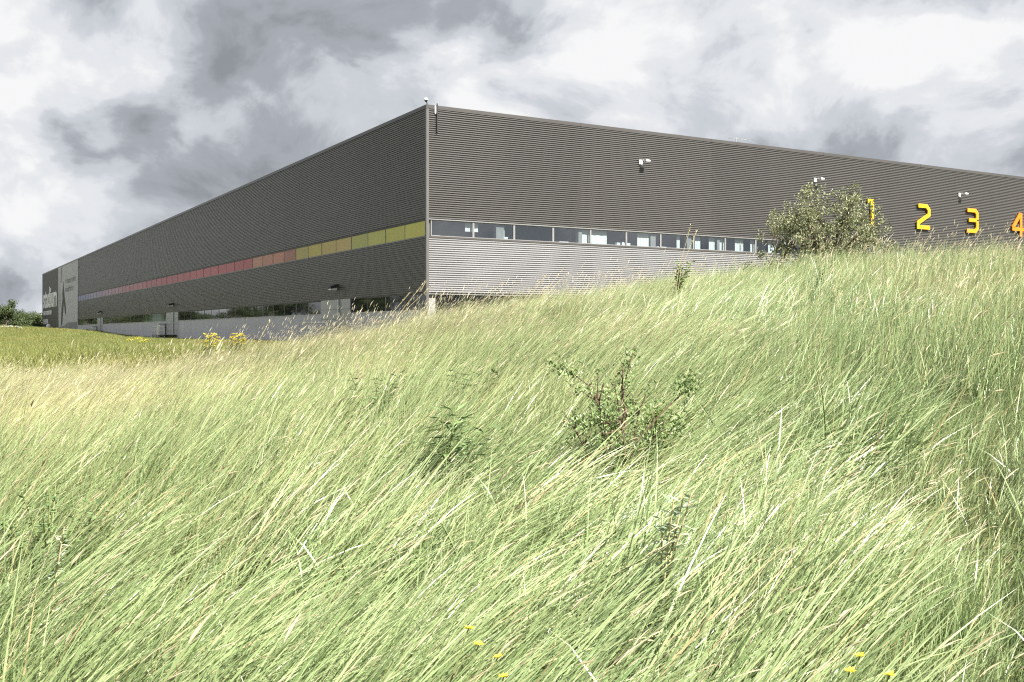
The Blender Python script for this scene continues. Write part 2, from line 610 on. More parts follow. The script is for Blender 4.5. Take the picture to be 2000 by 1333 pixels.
def s_of(px):
    u = (px - CX) / FPX
    return (u * COR.y - COR.x) / (0.8652 - 0.5015 * u)


def t_of(px):
    u = (px - CX) / FPX
    return (COR.x - u * COR.y) / (0.5015 + 0.8652 * u)


PITCH = 0.1432


def corr(name, mat, face, a0, a1, z0, z1, depth=0.065):
    """corrugated sheet: face 'S' lies in y=0 facing -y, face 'W' in x=0 facing -x"""
    b = MB()
    prof = []
    z = z0
    n = max(1, round((z1 - z0) / PITCH))
    pt = (z1 - z0) / n
    for k in range(n):
        for f, dd in ((0.0, 0.0), (0.22, 0.0), (0.40, depth), (0.72, depth), (0.90, 0.0)):
            prof.append((z0 + (k + f) * pt, dd))
    prof.append((z1, 0.0))
    # sheets of 12 m laid end to end with a hair of overlap
    for (za, da), (zb, db) in zip(prof[:-1], prof[1:]):
        if face == 'S':
            b.quad((a0, -da, za), (a1, -da, za), (a1, -db, zb), (a0, -db, zb))
        else:
            b.quad((-da, a1, za), (-da, a0, za), (-db, a0, zb), (-db, a1, zb))
    return b.build(name, mat, house)


BAN0, BAN1 = t_of(153), t_of(115)
NW = 11
WSTEP = 3.15
S_OFF = NW * WSTEP + 0.25
corr('wall_cladding', M['clad'], 'S', 0.10, LX, Z_W1 + 0.06, Z_CP)
corr('wall_cladding', M['clad'], 'S', S_OFF + 0.1, LX, Z_G1, Z_W1 + 0.06)
tag(corr('wall_cladding', M['silver'], 'S', 0.10, S_OFF, Z_G1, Z_W0 - 0.12), 'silver corrugated cladding below the office windows')
corr('wall_cladding', M['clad'], 'W', 0.12, BAN0, Z_W1 + 0.05, Z_CP)
corr('wall_cladding', M['clad'], 'W', 0.12, BAN0, Z_G1, Z_W0 - 0.05)

b = MB()                               # parapet coping, with its lip
b.box(-0.10, LX + 0.1, -0.10, 0.32, Z_CP, Z_TOP)
b.build('coping', M['coping'], house)
b = MB()
b.box(-0.101, 0.32, 0.32, LY + 0.1, Z_CP, Z_TOP - 0.002)
b.build('coping', M['coping'], house)
for k in range(1, 9):                  # joint covers of the coping
    b = MB()
    b.box(k * 12 - 0.06, k * 12 + 0.06, -0.112, 0.30, Z_CP + 0.01, Z_TOP + 0.008)
    b.build('joint_cover', M['coping'], house)
b = MB()
b.box(-0.09, 0.10, -0.09, 0.12, 2.35, Z_CP)
b.build('corner_trim', M['trim'], house)
b = MB()
b.box(0.3, LX, 0.32, LY, 15.2, 15.4)
b.build('roof', M['roof'], house)
b = MB()
b.box(LX - 0.2, LX, 0.0, LY, 0, Z_CP)
b.build('end_wall', M['clad'], house)
b = MB()
b.box(0.0, LX - 0.2, LY - 0.2, LY, 0, Z_CP)
b.build('rear_wall', M['clad'], house)
# inner walls behind the cladding and the two floors seen through the glass
b = MB()
b.box(0.12, LX - 0.2, 0.02, 0.14, Z_W1 + 0.08, 15.2)
b.box(0.12, S_OFF, 0.02, 0.14, Z_G1 + 0.03, Z_W0 - 0.14)
b.box(0.02, 0.11, 0.14, LY - 0.2, 0.0, 15.2)
b.box(S_OFF + 0.1, LX - 0.2, 0.02, 0.14, 0, Z_W1 + 0.08)
b.build('inner_wall', M['inside_dark'], house)

# --- sill and head flashings of the window strip on the sunny face
b = MB()
b.box(0.10, S_OFF, -0.085, 0.10, Z_W0 - 0.12, Z_W0)
b.build('window_sill', M['coping'], house)
b = MB()
b.box(0.10, S_OFF, -0.05, 0.10, Z_W1, Z_W1 + 0.06)
b.build('window_head', M['frame'], house)

# office storey behind the glass
b = MB()
b.box(0.2, S_OFF, 0.15, 6.5, 6.45, 6.55)
b.build('office_floor', M['inside_dark'], house)
b = MB()
b.box(0.2, S_OFF, 0.15, 6.5, 9.0, 9.1)
b.build('office_ceiling', M['inside'], house)
b = MB()
b.box(0.2, S_OFF, 6.5, 6.6, 6.55, 9.0)
for k in range(1, 6):
    b.box(k * 6.3 - 0.05, k * 6.3 + 0.05, 2.2, 6.5, 6.55, 9.0)
b.box(S_OFF - 0.1, S_OFF, 0.15, 6.5, 6.55, 9.0)
b.build('office_wall', M['inside'], house)

for k in range(NW):
    a0 = 0.25 + k * WSTEP
    a1 = a0 + WSTEP
    fb = MB()
    fb.box(a0 + 0.02, a0 + 0.09, 0.0, 0.09, Z_W0, Z_W1)
    fb.box(a1 - 0.05, a1 + 0.018, 0.0, 0.09, Z_W0, Z_W1)
    fb.box(a0 + 0.09, a1 - 0.05, 0.002, 0.088, Z_W0, Z_W0 + 0.05)
    fb.box(a0 + 0.09, a1 - 0.05, 0.002, 0.088, Z_W1 - 0.05, Z_W1)
    w = fb.build('window', M['frame'], house)
    pb = MB()
    pb.quad((a0 + 0.09, 0.04, Z_W0 + 0.05), (a1 - 0.05, 0.04, Z_W0 + 0.05), (a1 - 0.05, 0.04, Z_W1 - 0.05), (a0 + 0.09, 0.04, Z_W1 - 0.05))
    pb.build('pane', M['glass'], w)
for px0, px1 in ((836, 842), (971, 986), (1132, 1139), (1273, 1283), (1344, 1354), (1403, 1408)):
    b = MB()
    b.box(max(0.19, s_of(px0)), s_of(px1), 0.14, 0.5, 6.55, 9.0)
    b.build('column', M['column'], house)
for px0, px1, f in ((912, 937, 0.62), (1141, 1189, 1.0), (1249, 1271, 1.0), (1326, 1332, 1.0), (1362, 1372, 1.0), (1389, 1400, 1.0),
                    (1409, 1420, 1.0), (1440, 1449, 1.0), (1451, 1456, 1.0), (1470, 1482, 1.0), (1505, 1520, 1.0), (986, 989, 1.0)):
    b = MB()
    x0, x1 = s_of(px0), s_of(px1)
    z0 = Z_W1 - (Z_W1 - Z_W0) * f
    n = 7
    for j in range(n):                 # slightly pleated cloth
        xa = x0 + (x1 - x0) * j / n
        xb = x0 + (x1 - x0) * (j + 1) / n
        b.box(xa, xb + 0.001, 0.26 + 0.015 * (j % 2), 0.275 + 0.015 * (j % 2), z0 + 0.04, Z_W1 + 0.05)
    b.build('window_blind', M['blind'], house)

# office clutter on the sills
names = [('document_box', 846, 0.24, 0.14, 'white document box on the office sill beside the building corner'),
         ('paper_tray', 858, 0.55, 0.09, 'low white paper tray lying on the first office sill'),
         ('document_box', 995, 0.32, 0.22, 'white document box on the office sill next to the grey column'),
         ('paper_stack', 1109, 0.75, 0.12, 'wide white paper stack on the office sill of the fourth pane'),
         ('computer_monitor', 1226, 1.2, 0.25, 'white computer monitor back behind the half shaded office pane'),
         ('paper_stack', 1300, 0.9, 0.12, 'white paper stack on the sill of the dark office pane')]
for nm, px, wd, ht, lab in names:
    x = s_of(px)
    b = MB()
    b.box(-wd / 2, wd / 2, 0.0, 0.2, 0.0, ht)
    b.box(-wd / 2 - 0.012, wd / 2 + 0.012, -0.012, 0.212, ht * 0.75, ht + 0.01)
    if nm == 'computer_monitor':
        b.box(-0.08, 0.08, 0.05, 0.15, ht, ht + 0.06)
    o = b.build(nm, M['white'])
    o.matrix_world = WM @ Matrix.Translation((x, 0.50, 7.31))
    tag(o, lab, 'office item')
b = MB()
b.box(0.4, S_OFF - 0.3, 0.45, 1.2, 7.25, 7.30)
for k in range(12):
    b.box(0.5 + k * 2.9, 0.58 + k * 2.9, 0.5, 1.15, 6.55, 7.25)
b.build('office_counter', M['inside'], house)

# --- coloured pane strip on the shaded face
NP = 49
step = (BAN0 - 0.3) / NP
stops = [(0, (0.60, 0.56, 0.115)), (3, (0.50, 0.50, 0.125)), (4, (0.56, 0.42, 0.14)), (5, (0.60, 0.46, 0.14)), (6, (0.58, 0.48, 0.10)),
         (7, (0.48, 0.40, 0.10)), (8, (0.42, 0.17, 0.115)), (9, (0.55, 0.22, 0.155)), (11, (0.58, 0.27, 0.18)), (12, (0.46, 0.085, 0.11)),
         (16, (0.52, 0.11, 0.14)), (24, (0.45, 0.10, 0.14)), (32, (0.48, 0.18, 0.24)), (38, (0.40, 0.26, 0.38)), (43, (0.31, 0.28, 0.46)),
         (48, (0.20, 0.24, 0.44))]


def colour_at(i):
    for (i0, c0), (i1, c1) in zip(stops[:-1], stops[1:]):
        if i0 <= i <= i1:
            f = (i - i0) / (i1 - i0)
            return tuple(a + (b_ - a) * f for a, b_ in zip(c0, c1))
    return stops[-1][1]


b = MB()
b.box(-0.04, 0.02, 0.12, BAN0, Z_W1 - 0.06, Z_W1 + 0.05)
b.build('strip_frame', M['dark'], house)
b = MB()
b.box(-0.05, 0.02, 0.12, BAN0, Z_W0 - 0.05, Z_W0 + 0.03)
b.build('strip_frame', M['frame'], house)
cols = ['yellow green', 'ochre', 'mustard', 'salmon', 'red pink', 'pink', 'mauve', 'blue grey']
for k in range(NP):
    y0 = 0.16 + k * step
    c = tuple(0.80 * q + 0.045 for q in colour_at(k))
    j = 0.93 + 0.14 * random.random()
    m = flat('coloured_glass_%02d' % k, tuple(min(0.8, x * j) for x in c), 0.40, 0.15)
    b = MB()
    b.box(-0.012, 0.018, y0 + 0.03, y0 + step - 0.03, Z_W0 + 0.03, Z_W1 - 0.06)
    o = b.build('coloured_pane', m, house)
    o['label'] = '%s window pane in the coloured strip' % cols[0 if k < 4 else 1 if k < 6 else 2 if k < 8 else 3 if k < 12 else 4 if k < 26 else 5 if k < 35 else 6 if k < 41 else 7]
    if k:
        b = MB()
        b.box(-0.03, 0.018, y0 - 0.028, y0 + 0.028, Z_W0 + 0.03, Z_W1 - 0.06)
        b.build('mullion', M['frame'] if k % 2 else M['dark'], house)

# --- concrete plinth, dark glazing and the grey door bays of the shaded face
BAYS = [(t_of(686), t_of(629)), (t_of(349), t_of(326)), (t_of(202), t_of(191))]
SEG = [(0.12, BAYS[0][0]), (BAYS[0][1], BAYS[1][0]), (BAYS[1][1], BAYS[2][0]), (BAYS[2][1], BAN0)]
for a0, a1 in SEG:
    n = max(1, round((a1 - a0) / 6.6))
    w = (a1 - a0) / n
    for k in range(n):
        b = MB()
        b.box(-0.06, 0.015, a0 + k * w + 0.012, a0 + (k + 1) * w - 0.012, -0.3, Z_PL)
        b.build('concrete_panel', M['concrete'], house)
    b = MB()
    b.box(-0.03, 0.012, a0, a1, -0.3, Z_PL - 0.01)
    b.build('panel_joint', M['frame'], house)
    b = MB()
    b.box(-0.085, 0.015, a0, a1, Z_PL, Z_PL + 0.05)
    b.build('window_sill', M['galv'], house)
    n = max(1, round((a1 - a0) / 3.3))
    w = (a1 - a0) / n
    for k in range(n):
        fb = MB()
        fb.box(-0.005, 0.018, a0 + k * w, a0 + k * w + 0.07, Z_PL + 0.05, Z_G1 - 0.05)
        fb.box(-0.005, 0.018, a0 + (k + 1) * w - 0.03, a0 + (k + 1) * w, Z_PL + 0.05, Z_G1 - 0.05)
        fb.box(-0.004, 0.017, a0 + k * w + 0.07, a0 + (k + 1) * w - 0.03, Z_PL + 0.05, Z_PL + 0.08)
        fb.box(-0.004, 0.017, a0 + k * w + 0.07, a0 + (k + 1) * w - 0.03, Z_G1 - 0.08, Z_G1 - 0.05)
        wo = fb.build('window', M['frame'] if k % 3 else M['dark'], house)
        pb = MB()
        tilt = random.uniform(-0.004, 0.004)
        pb.quad((0.008 + tilt, a0 + (k + 1) * w - 0.03, Z_PL + 0.05), (0.008 - tilt, a0 + k * w + 0.07, Z_PL + 0.05),
                (0.008 - tilt, a0 + k * w + 0.07, Z_G1 - 0.05), (0.008 + tilt, a0 + (k + 1) * w - 0.03, Z_G1 - 0.05))
        pb.build('pane', M['darkglass'], wo)
    b = MB()
    b.box(-0.05, 0.02, a0, a1, Z_G1 - 0.05, Z_G1)
    b.build('window_head', M['dark'], house)
for i, (a0, a1) in enumerate(BAYS):
    for (s0, s1) in ((a0, a0 + 0.30 * (a1 - a0) - 0.06), (a0 + 0.30 * (a1 - a0) + 0.06, a1)):
        for k in range(5):
            z0 = -0.3 + k * 0.78
            b = MB()
            b.box(-0.10, 0.015, s0 + 0.01, s1 - 0.01, z0 + 0.012, z0 + 0.768)
            b.build('door_board', M['panel'], house)
        b = MB()
        b.box(-0.07, 0.012, s0 + 0.02, s1 - 0.02, -0.3, Z_G1 - 0.02)
        b.build('door_backing', M['frame'], house)
    b = MB()
    b.box(-0.03, 0.014, a0 + 0.30 * (a1 - a0) - 0.06, a0 + 0.30 * (a1 - a0) + 0.06, -0.3, Z_G1)
    b.build('door_gap', M['dark'], house)
    b = MB()
    yy = a0 + 0.36 * (a1 - a0)
    b.tube([(-0.18, yy, 0.6), (-0.18, yy, Z_G1 - 0.02)], [0.09, 0.09], 8)
    b.build('downpipe', M['galv'], house)
    # landing with a rail and steps in front of the door
    st = empty('door_landing', WM @ Vector((0, 0.5 * (a0 + a1), 0)), ANG)
    tag(st, ['galvanised steel door landing by the grey bay closest to the building corner',
             'galvanised steel door landing at the middle grey bay of the shaded wall',
             'galvanised steel door landing at the grey bay closest to the banner'][i], 'landing', 'door landings along the shaded wall')
    h = (a1 - a0) / 2
    b = MB()
    b.box(-1.7, -0.15, -h + 0.4, h + 1.0, 0.62, 0.72)
    b.build('platform', M['dark'], st)
    for sy in (-h + 0.5, 0.5 * h, h + 0.9):
        b = MB()
        b.box(-1.66, -1.58, sy, sy + 0.08, -0.2, 0.62)
        b.build('leg', M['galv'], st)
    for sy in (-h + 0.6, 0.0, h + 0.9):
        b = MB()
        b.tube([(-1.62, sy, 0.72), (-1.62, sy, 1.75)], [0.05, 0.05], 6)
        b.build('rail_post', M['galv'], st)
    for zz in (1.25, 1.75):
        b = MB()
        b.tube([(-1.62, -h + 0.6, zz), (-1.62, h + 0.9, zz)], [0.045, 0.045], 6)
        b.build('rail', M['galv'], st)
    for k in range(3):
        b = MB()
        b.box(-1.6, -0.3, h + 1.05 + 0.3 * k, h + 1.33 + 0.3 * k, 0.46 - 0.18 * k, 0.50 - 0.18 * k)
        b.build('step', M['galv'], st)
    if i:
        cb = empty('utility_cabinet', WM @ Vector((-0.55, a1 + 1.0, 0.72 - 0.35)), ANG)
        tag(cb, ['', 'pale utility cabinet beside the landing of the middle grey bay', 'pale utility cabinet beside the landing closest to the banner'][i], 'cabinet')
        b = MB()
        b.box(-0.35, 0.35, -0.9, 0.9, 0.0, 1.75)
        b.build('body', M['white'], cb)
        b = MB()
        b.box(-0.42, 0.42, -1.0, 1.0, 1.752, 1.84)
        b.build('lid', M['galv'], cb)
        b = MB()
        b.box(-0.362, -0.352, -0.02, 0.02, 0.1, 1.65)
        b.build('door_seam', M['dark'], cb)

# plinth below the banner and sign panel
for a0, a1 in ((BAN0, 0.5 * (BAN0 + BAN1)), (0.5 * (BAN0 + BAN1), BAN1), (BAN1, 0.5 * (BAN1 + LY)), (0.5 * (BAN1 + LY), LY)):
    b = MB()
    b.box(-0.06, 0.015, a0 + 0.012, a1 - 0.012, -0.3, 1.35)
    b.build('concrete_panel', M['concrete'], house)

# --- ground floor of the sunny face (mostly behind the slope)
b = MB()
b.box(0.5, S_OFF, 0.9, 1.0, 0.0, Z_G1)
b.build('recess_wall', M['dark'], house)
b = MB()
b.box(0.10, S_OFF, 0.02, 0.9, Z_G1 - 0.1, Z_G1 - 0.01)
b.build('soffit', M['frame'], house)
for k in range(6):
    b = MB()
    x0 = 0.19 + k * 6.3
    b.box(x0, x0 + 0.52, 0.22, 0.72, -0.2, Z_G1 - 0.1)
    b.build('column', M['column'], house)
b = MB()
b.box(0.75, S_OFF, 0.86, 0.89, 0.0, Z_G1 - 0.12)
b.build('recess_glazing', M['darkglass'], house)

# --- conduit on the sunny face near the corner
b = MB()
x = s_of(852)
b.tube([(x, -0.15, 14.05), (x, -0.15, 15.95)], [0.045, 0.045], 6)
b.build('cable_conduit', M['dark'], house)
b = MB()
b.box(x - 0.16, x - 0.07, -0.13, -0.102, 15.30, 15.80)
b.build('conduit_bracket', M['white'], house)

# ------------------------------------------------------------------ banner and sign panel
bn = empty('wall_banner', WM @ Vector((-0.02, BAN1, 1.36)), ANG)
tag(bn, 'tall pale grey banner with a dark figure and two dark lines of lettering', 'banner')
BW = BAN1 - BAN0


def wframe(dx):
    # u runs from the far end towards the corner, w up; h outward
    return lambda u, w, h: (-dx - h, -u, w)


b = MB()
b.box(-0.05, 0.0, -BW + 0.15, -0.15, 0.0, Z_CP - 1.36)
b.build('cloth', M['banner'], bn)
b = MB()
b.box(-0.09, -0.05, -BW + 0.15, -BW + 0.55, 0.0, Z_CP - 1.36)
b.build('edge_rail', M['galv'], bn)
b = MB()
b.box(-0.09, -0.05, -0.9, -0.15, 0.0, Z_CP - 1.36)
b.build('edge_rail', M['galv'], bn)


def print_patch(name, pts, mat, parent, dx=0.052, depth=0.006):
    b = MB()
    b.prism(pts, wframe(dx), depth)
    return b.build(name, mat, parent)


# dark figure with trailing legs, a strip of the picture above it, and the grey foot
print_patch('figure_print', [(4.2, 1.2), (6.4, 1.3), (8.6, 4.6), (9.4, 6.2), (11.0, 4.0), (12.6, 3.3), (13.2, 4.6), (11.6, 6.4), (10.4, 8.0),
                             (9.6, 9.4), (8.8, 11.0), (8.0, 9.6), (6.6, 8.2), (7.2, 7.2), (5.4, 5.2), (4.6, 3.2)], M['banner_print'], bn)
print_patch('figure_print', [(2.2, 5.4), (3.2, 5.2), (3.6, 8.0), (2.8, 9.6), (2.0, 8.0)], M['banner_mid'], bn)
print_patch('figure_print', [(3.6, 10.8), (5.2, 10.6), (6.6, 14.0), (4.6, 14.0)], M['banner_mid'], bn)
print_patch('foot_print', [(1.0, 0.0), (BW - 0.6, 0.0), (BW - 0.6, 1.85), (15.0, 1.7), (11.0, 1.2), (1.0, 0.9)], M['banner_mid'], bn, 0.0605)
for row, (w0, u0, u1) in enumerate(((10.15, 11.6, 28.2), (8.35, 11.6, 25.2))):     # two lines of small letters, too far to read
    u = u0
    b = MB()
    q = random.Random(5 + row)
    while u < u1:
        w_ = q.choice((0.75, 0.9, 1.05))
        hgt = q.choice((0.8, 0.8, 1.25))
        fr_ = wframe(0.052)
        b.prism([(u, w0), (u + 0.24, w0), (u + 0.24, w0 + hgt), (u, w0 + hgt)], fr_, 0.006)
        b.prism([(u + 0.24, w0 + 0.62), (u + w_ * 0.75, w0 + 0.62), (u + w_ * 0.75, w0 + 0.82), (u + 0.24, w0 + 0.82)], fr_, 0.005)
        if q.random() < 0.6:
            b.prism([(u + w_ * 0.55, w0 - 0.002), (u + w_ * 0.75, w0 - 0.002), (u + w_ * 0.75, w0 + 0.62), (u + w_ * 0.55, w0 + 0.62)], fr_, 0.0055)
        u += w_ + 0.2
    b.build('small_lettering', M['banner_print'], bn)

sp = empty('sign_panel', WM @ Vector((-0.02, LY, 1.36)), ANG)
tag(sp, 'dark sign panel with large pale lettering at the far end of the warehouse', 'sign')
SW = LY - BAN1
b = MB()
b.box(-0.06, 0.0, -SW + 0.05, 0.05, 0.0, Z_CP - 1.36)
b.build('board', M['signboard'], sp)


def text_mesh(txt, name, mat, parent, u0, w0, width, height, dx, depth=0.05):
    cu = bpy.data.curves.new(name, 'FONT')
    cu.body = txt
    cu.extrude = 0.5
    cu.offset = 0.025
    o = bpy.data.objects.new(name, cu)
    col.objects.link(o)
    dg = bpy.context.evaluated_depsgraph_get()
    me = bpy.data.meshes.new_from_object(o.evaluated_get(dg))
    bpy.data.objects.remove(o)
    bpy.data.curves.remove(cu)
    co = np.empty(len(me.vertices) * 3)
    me.vertices.foreach_get('co', co)
    co = co.reshape(-1, 3)
    lo, hi = co.min(0), co.max(0)
    f = (co - lo) / np.maximum(hi - lo, 1e-6)
    new = np.column_stack([-dx - f[:, 2] * depth, -(u0 + f[:, 0] * width), w0 + f[:, 1] * height])
    me.vertices.foreach_set('co', new.ravel())
    me.materials.clear()
    me.materials.append(mat)
    me.update()
    return link(name, me, parent)


text_mesh('stadium', 'large_lettering', M['signwhite'], sp, 2.5, 5.6, SW - 5.5, 5.0, 0.062)
for row, (w0, u0, u1, hh) in enumerate(((3.95, 2.5, 20.0, 1.0), (1.75, 2.5, 13.0, 1.2))):
    b = MB()
    u = u0
    q = random.Random(15 + row)
    while u < u1:
        w_ = q.choice((1.1, 1.3, 1.5))
        fr_ = wframe(0.062)
        b.prism([(u, w0), (u + 0.45, w0), (u + 0.45, w0 + hh), (u, w0 + hh)], fr_, 0.02)
        b.prism([(u + 0.45, w0 + 0.70 * hh), (u + w_ * 0.8, w0 + 0.70 * hh), (u + w_ * 0.8, w0 + 0.98 * hh), (u + 0.45, w0 + 0.98 * hh)], fr_, 0.019)
        b.prism([(u + w_ * 0.5, w0 + 0.02), (u + w_ * 0.8, w0 + 0.02), (u + w_ * 0.8, w0 + 0.7 * hh), (u + w_ * 0.5, w0 + 0.7 * hh)], fr_, 0.018)
        u += w_ + 0.25
    b.build('small_lettering', M['signwhite'], sp)

# ------------------------------------------------------------------ bay numbers
def stroke_outline(pts, wd):
    """offset a centre line to an outline with mitred corners"""
    P = [Vector(q) for q in pts]
    L, Rr = [], []
    for i in range(len(P)):
        if i == 0:
            d0 = d1 = (P[1] - P[0]).normalized()
        elif i == len(P) - 1:
            d0 = d1 = (P[-1] - P[-2]).normalized()
        else:
            d0, d1 = (P[i] - P[i - 1]).normalized(), (P[i + 1] - P[i]).normalized()
        n0, n1 = Vector((-d0.y, d0.x)), Vector((-d1.y, d1.x))
        nn = (n0 + n1).normalized()
        k = wd / 2 / max(0.45, nn.dot(n0))
        L.append(P[i] + nn * k)
        Rr.append(P[i] - nn * k)
    return L, Rr


DIG = {
    '1': [[(0.22, 1.0), (0.62, 1.0), (0.62, -0.09)]],
    '2': [[(0.0, 1.0), (0.78, 1.0), (1.0, 0.84), (1.0, 0.60), (0.0, 0.20), (0.0, 0.0), (1.08, 0.0)]],
    '3': [[(0.0, 1.0), (0.80, 1.0), (1.0, 0.86), (1.0, 0.56)], [(0.14, 0.53), (0.93, 0.53)], [(1.0, 0.50), (1.0, 0.14), (0.80, 0.0), (-0.06, 0.0)]],
    '4': [[(0.80, 1.06), (0.0, 0.36), (0.0, 0.27), (1.2, 0.27)], [(0.82, 1.08), (0.82, -0.10)]],
}
ncols = {'1': (0.70, 0.42, 0.018), '2': (0.70, 0.36, 0.015), '3': (0.70, 0.265, 0.012), '4': (0.70, 0.18, 0.010)}
nword = {'1': 'lemon yellow numeral one on the dark wall, partly behind the round bush', '2': 'yellow numeral two mounted on the dark corrugated wall',
         '3': 'golden yellow numeral three mounted on the dark corrugated wall', '4': 'orange numeral four mounted on the dark corrugated wall'}
for dch, px in (('1', 1697), ('2', 1800), ('3', 1895), ('4', 1984)):
    s = s_of(px)
    b = MB()
    GW, GH, ST = 1.40, 1.88, 0.34
    for j, line in enumerate(DIG[dch]):
        pts = [(q[0] * GW - GW / 2, q[1] * GH) for q in line]
        L, Rr = stroke_outline(pts, ST)
        dep = 0.10 + 0.003 * j
        for k in range(len(L) - 1):
            quad = [L[k], Rr[k], Rr[k + 1], L[k + 1]]
            b.prism([(q.x, q.y) for q in quad], lambda u, w, h: (u, -h, w), dep)
    o = b.build('bay_number', flat('number_paint_' + dch, ncols[dch], 0.35))
    o.matrix_world = WM @ Matrix.Translation((s, -0.15, 10.28))
    tag(o, nword[dch], 'number sign', 'bay numbers on the wall')
    for u in (-0.1, 0.35) if dch != '1' else (0.15,):
        bb = MB()
        bb.box(u - 0.03, u + 0.03, 0.0, 0.12, 0.05, 0.13)
        bb.box(u - 0.03, u + 0.03, 0.0, 0.12, 1.80, 1.88)
        bb.build('mounting_pin', M['dark'], o)

# ------------------------------------------------------------------ lamps
def flood(s, lab):
    r = empty('flood_light', WM @ Vector((s, -0.05, 13.52)), ANG)
    tag(r, lab, 'flood light', 'flood lights on the sunny wall')
    b = MB()
    b.box(-0.34, 0.10, -0.16, 0.0, -0.30, 0.22)
    b.build('wall_box', M['white'], r)
    b = MB()
    b.tube([(-0.12, -0.15, 0.10), (-0.05, -0.55, 0.14), (0.15, -0.72, 0.12)], [0.05, 0.05, 0.05], 6)
    b.build('arm', M['white'], r)
    b = MB()
    b.prism([(0.0, 0.20), (0.62, 0.12), (0.62, -0.02), (0.0, -0.06)], lambda u, w, h: (u, -0.62 - h, w), 0.42)
    hd = b.build('lamp_head', M['white'], r)
    b = MB()
    b.prism([(0.03, -0.075), (0.60, -0.035), (0.60, -0.05), (0.03, -0.10)], lambda u, w, h: (u, -0.65 - h, w), 0.36)
    b.build('lens', M['frame'], hd)
    r.scale = (0.62, 0.62, 0.62)
    return r


flood(17.3, 'white flood light on bare dark wall between building corner and bush')
flood(35.1, 'white flood light on the dark wall above the round bush')
flood(53.3, 'white flood light on the dark wall above the yellow numerals')


def wall_lamp(t, lab):
    r = empty('wall_lamp', WM @ Vector((-0.05, t, 4.55)), ANG)
    tag(r, lab, 'wall lamp', 'wall lamps above the door bays')
    b = MB()
    b.prism([(-0.0, 0.0), (-0.62, -0.10), (-0.62, 0.05), (-0.0, 0.26)], lambda u, w, h: (u, h - 0.3, w), 0.6)
    b.build('housing', M['dark'], r)
    b = MB()
    b.prism([(-0.05, -0.03), (-0.60, -0.12), (-0.60, -0.22), (-0.10, -0.22)], lambda u, w, h: (u, h - 0.25, w), 0.5)
    b.build('lens', M['white'], r)


wall_lamp(t_of(659), 'black hooded wall lamp above the grey bay closest to the building corner')
wall_lamp(t_of(339), 'black hooded wall lamp above the middle grey bay')
wall_lamp(t_of(198), 'black hooded wall lamp above the grey bay closest to the banner')

r = empty('security_camera', WM @ Vector((0.02, 0.05, Z_TOP)), ANG)
tag(r, 'white dome security camera on the roof corner of the warehouse', 'camera')
b = MB()
b.tube([(0, 0, 0.0), (0.0, 0.0, 0.18), (-0.10, -0.02, 0.34)], [0.06, 0.05, 0.04], 8)
b.build('bracket', M['dark'], r)
b = MB()
b.lathe([(0.02, 0.62), (0.11, 0.60), (0.17, 0.52), (0.19, 0.42), (0.17, 0.38)][::-1], (-0.10, -0.02, 0.0), 14)
b.build('hood', M['white'], r, True)
b = MB()
b.lathe([(0.03, 0.24), (0.09, 0.27), (0.13, 0.33), (0.14, 0.378)], (-0.10, -0.02, 0.0), 14)
b.build('dome', M['dark'], r, True)
r.scale = (0.72, 0.72, 0.72)

r = empty('roof_antenna', WM @ Vector((s_of(1448), 0.6, 15.4)), ANG)
tag(r, 'thin metal aerial with short cross bars on the roof edge', 'antenna')
b = MB()
b.tube([(0, 0, 0), (0, 0, 0.95)], [0.03, 0.03], 6)
b.build('mast', M['galv'], r)
b = MB()
b.tube([(-0.6, 0, 0.85), (1.6, 0, 0.85)], [0.02, 0.02], 6)
b.build('boom', M['galv'], r)
for k in range(6):
    b = MB()
    x = -0.5 + k * 0.4
    b.tube([(x, -0.32, 0.87), (x, 0.32, 0.87)], [0.014, 0.014], 5)
    b.build('cross_bar', M['galv'], r)

r = empty('service_post', WM @ Vector((-1.5, t_of(109), 0.0)), ANG)
tag(r, 'white service post with a round head and dark panel beside the banner foot', 'post')
b = MB()
b.box(-0.35, 0.35, -0.6, 0.6, -0.3, 2.0)
b.build('body', M['white'], r)
b = MB()
b.box(-0.37, -0.352, -0.45, 0.2, 0.5, 1.6)
b.build('panel', M['dark'], r)
b = MB()
b.lathe([(0.05, 2.0), (0.40, 2.1), (0.55, 2.45), (0.40, 2.85), (0.05, 2.95)], (0, 0, 0), 12)
b.build('head', M['white'], r, True)

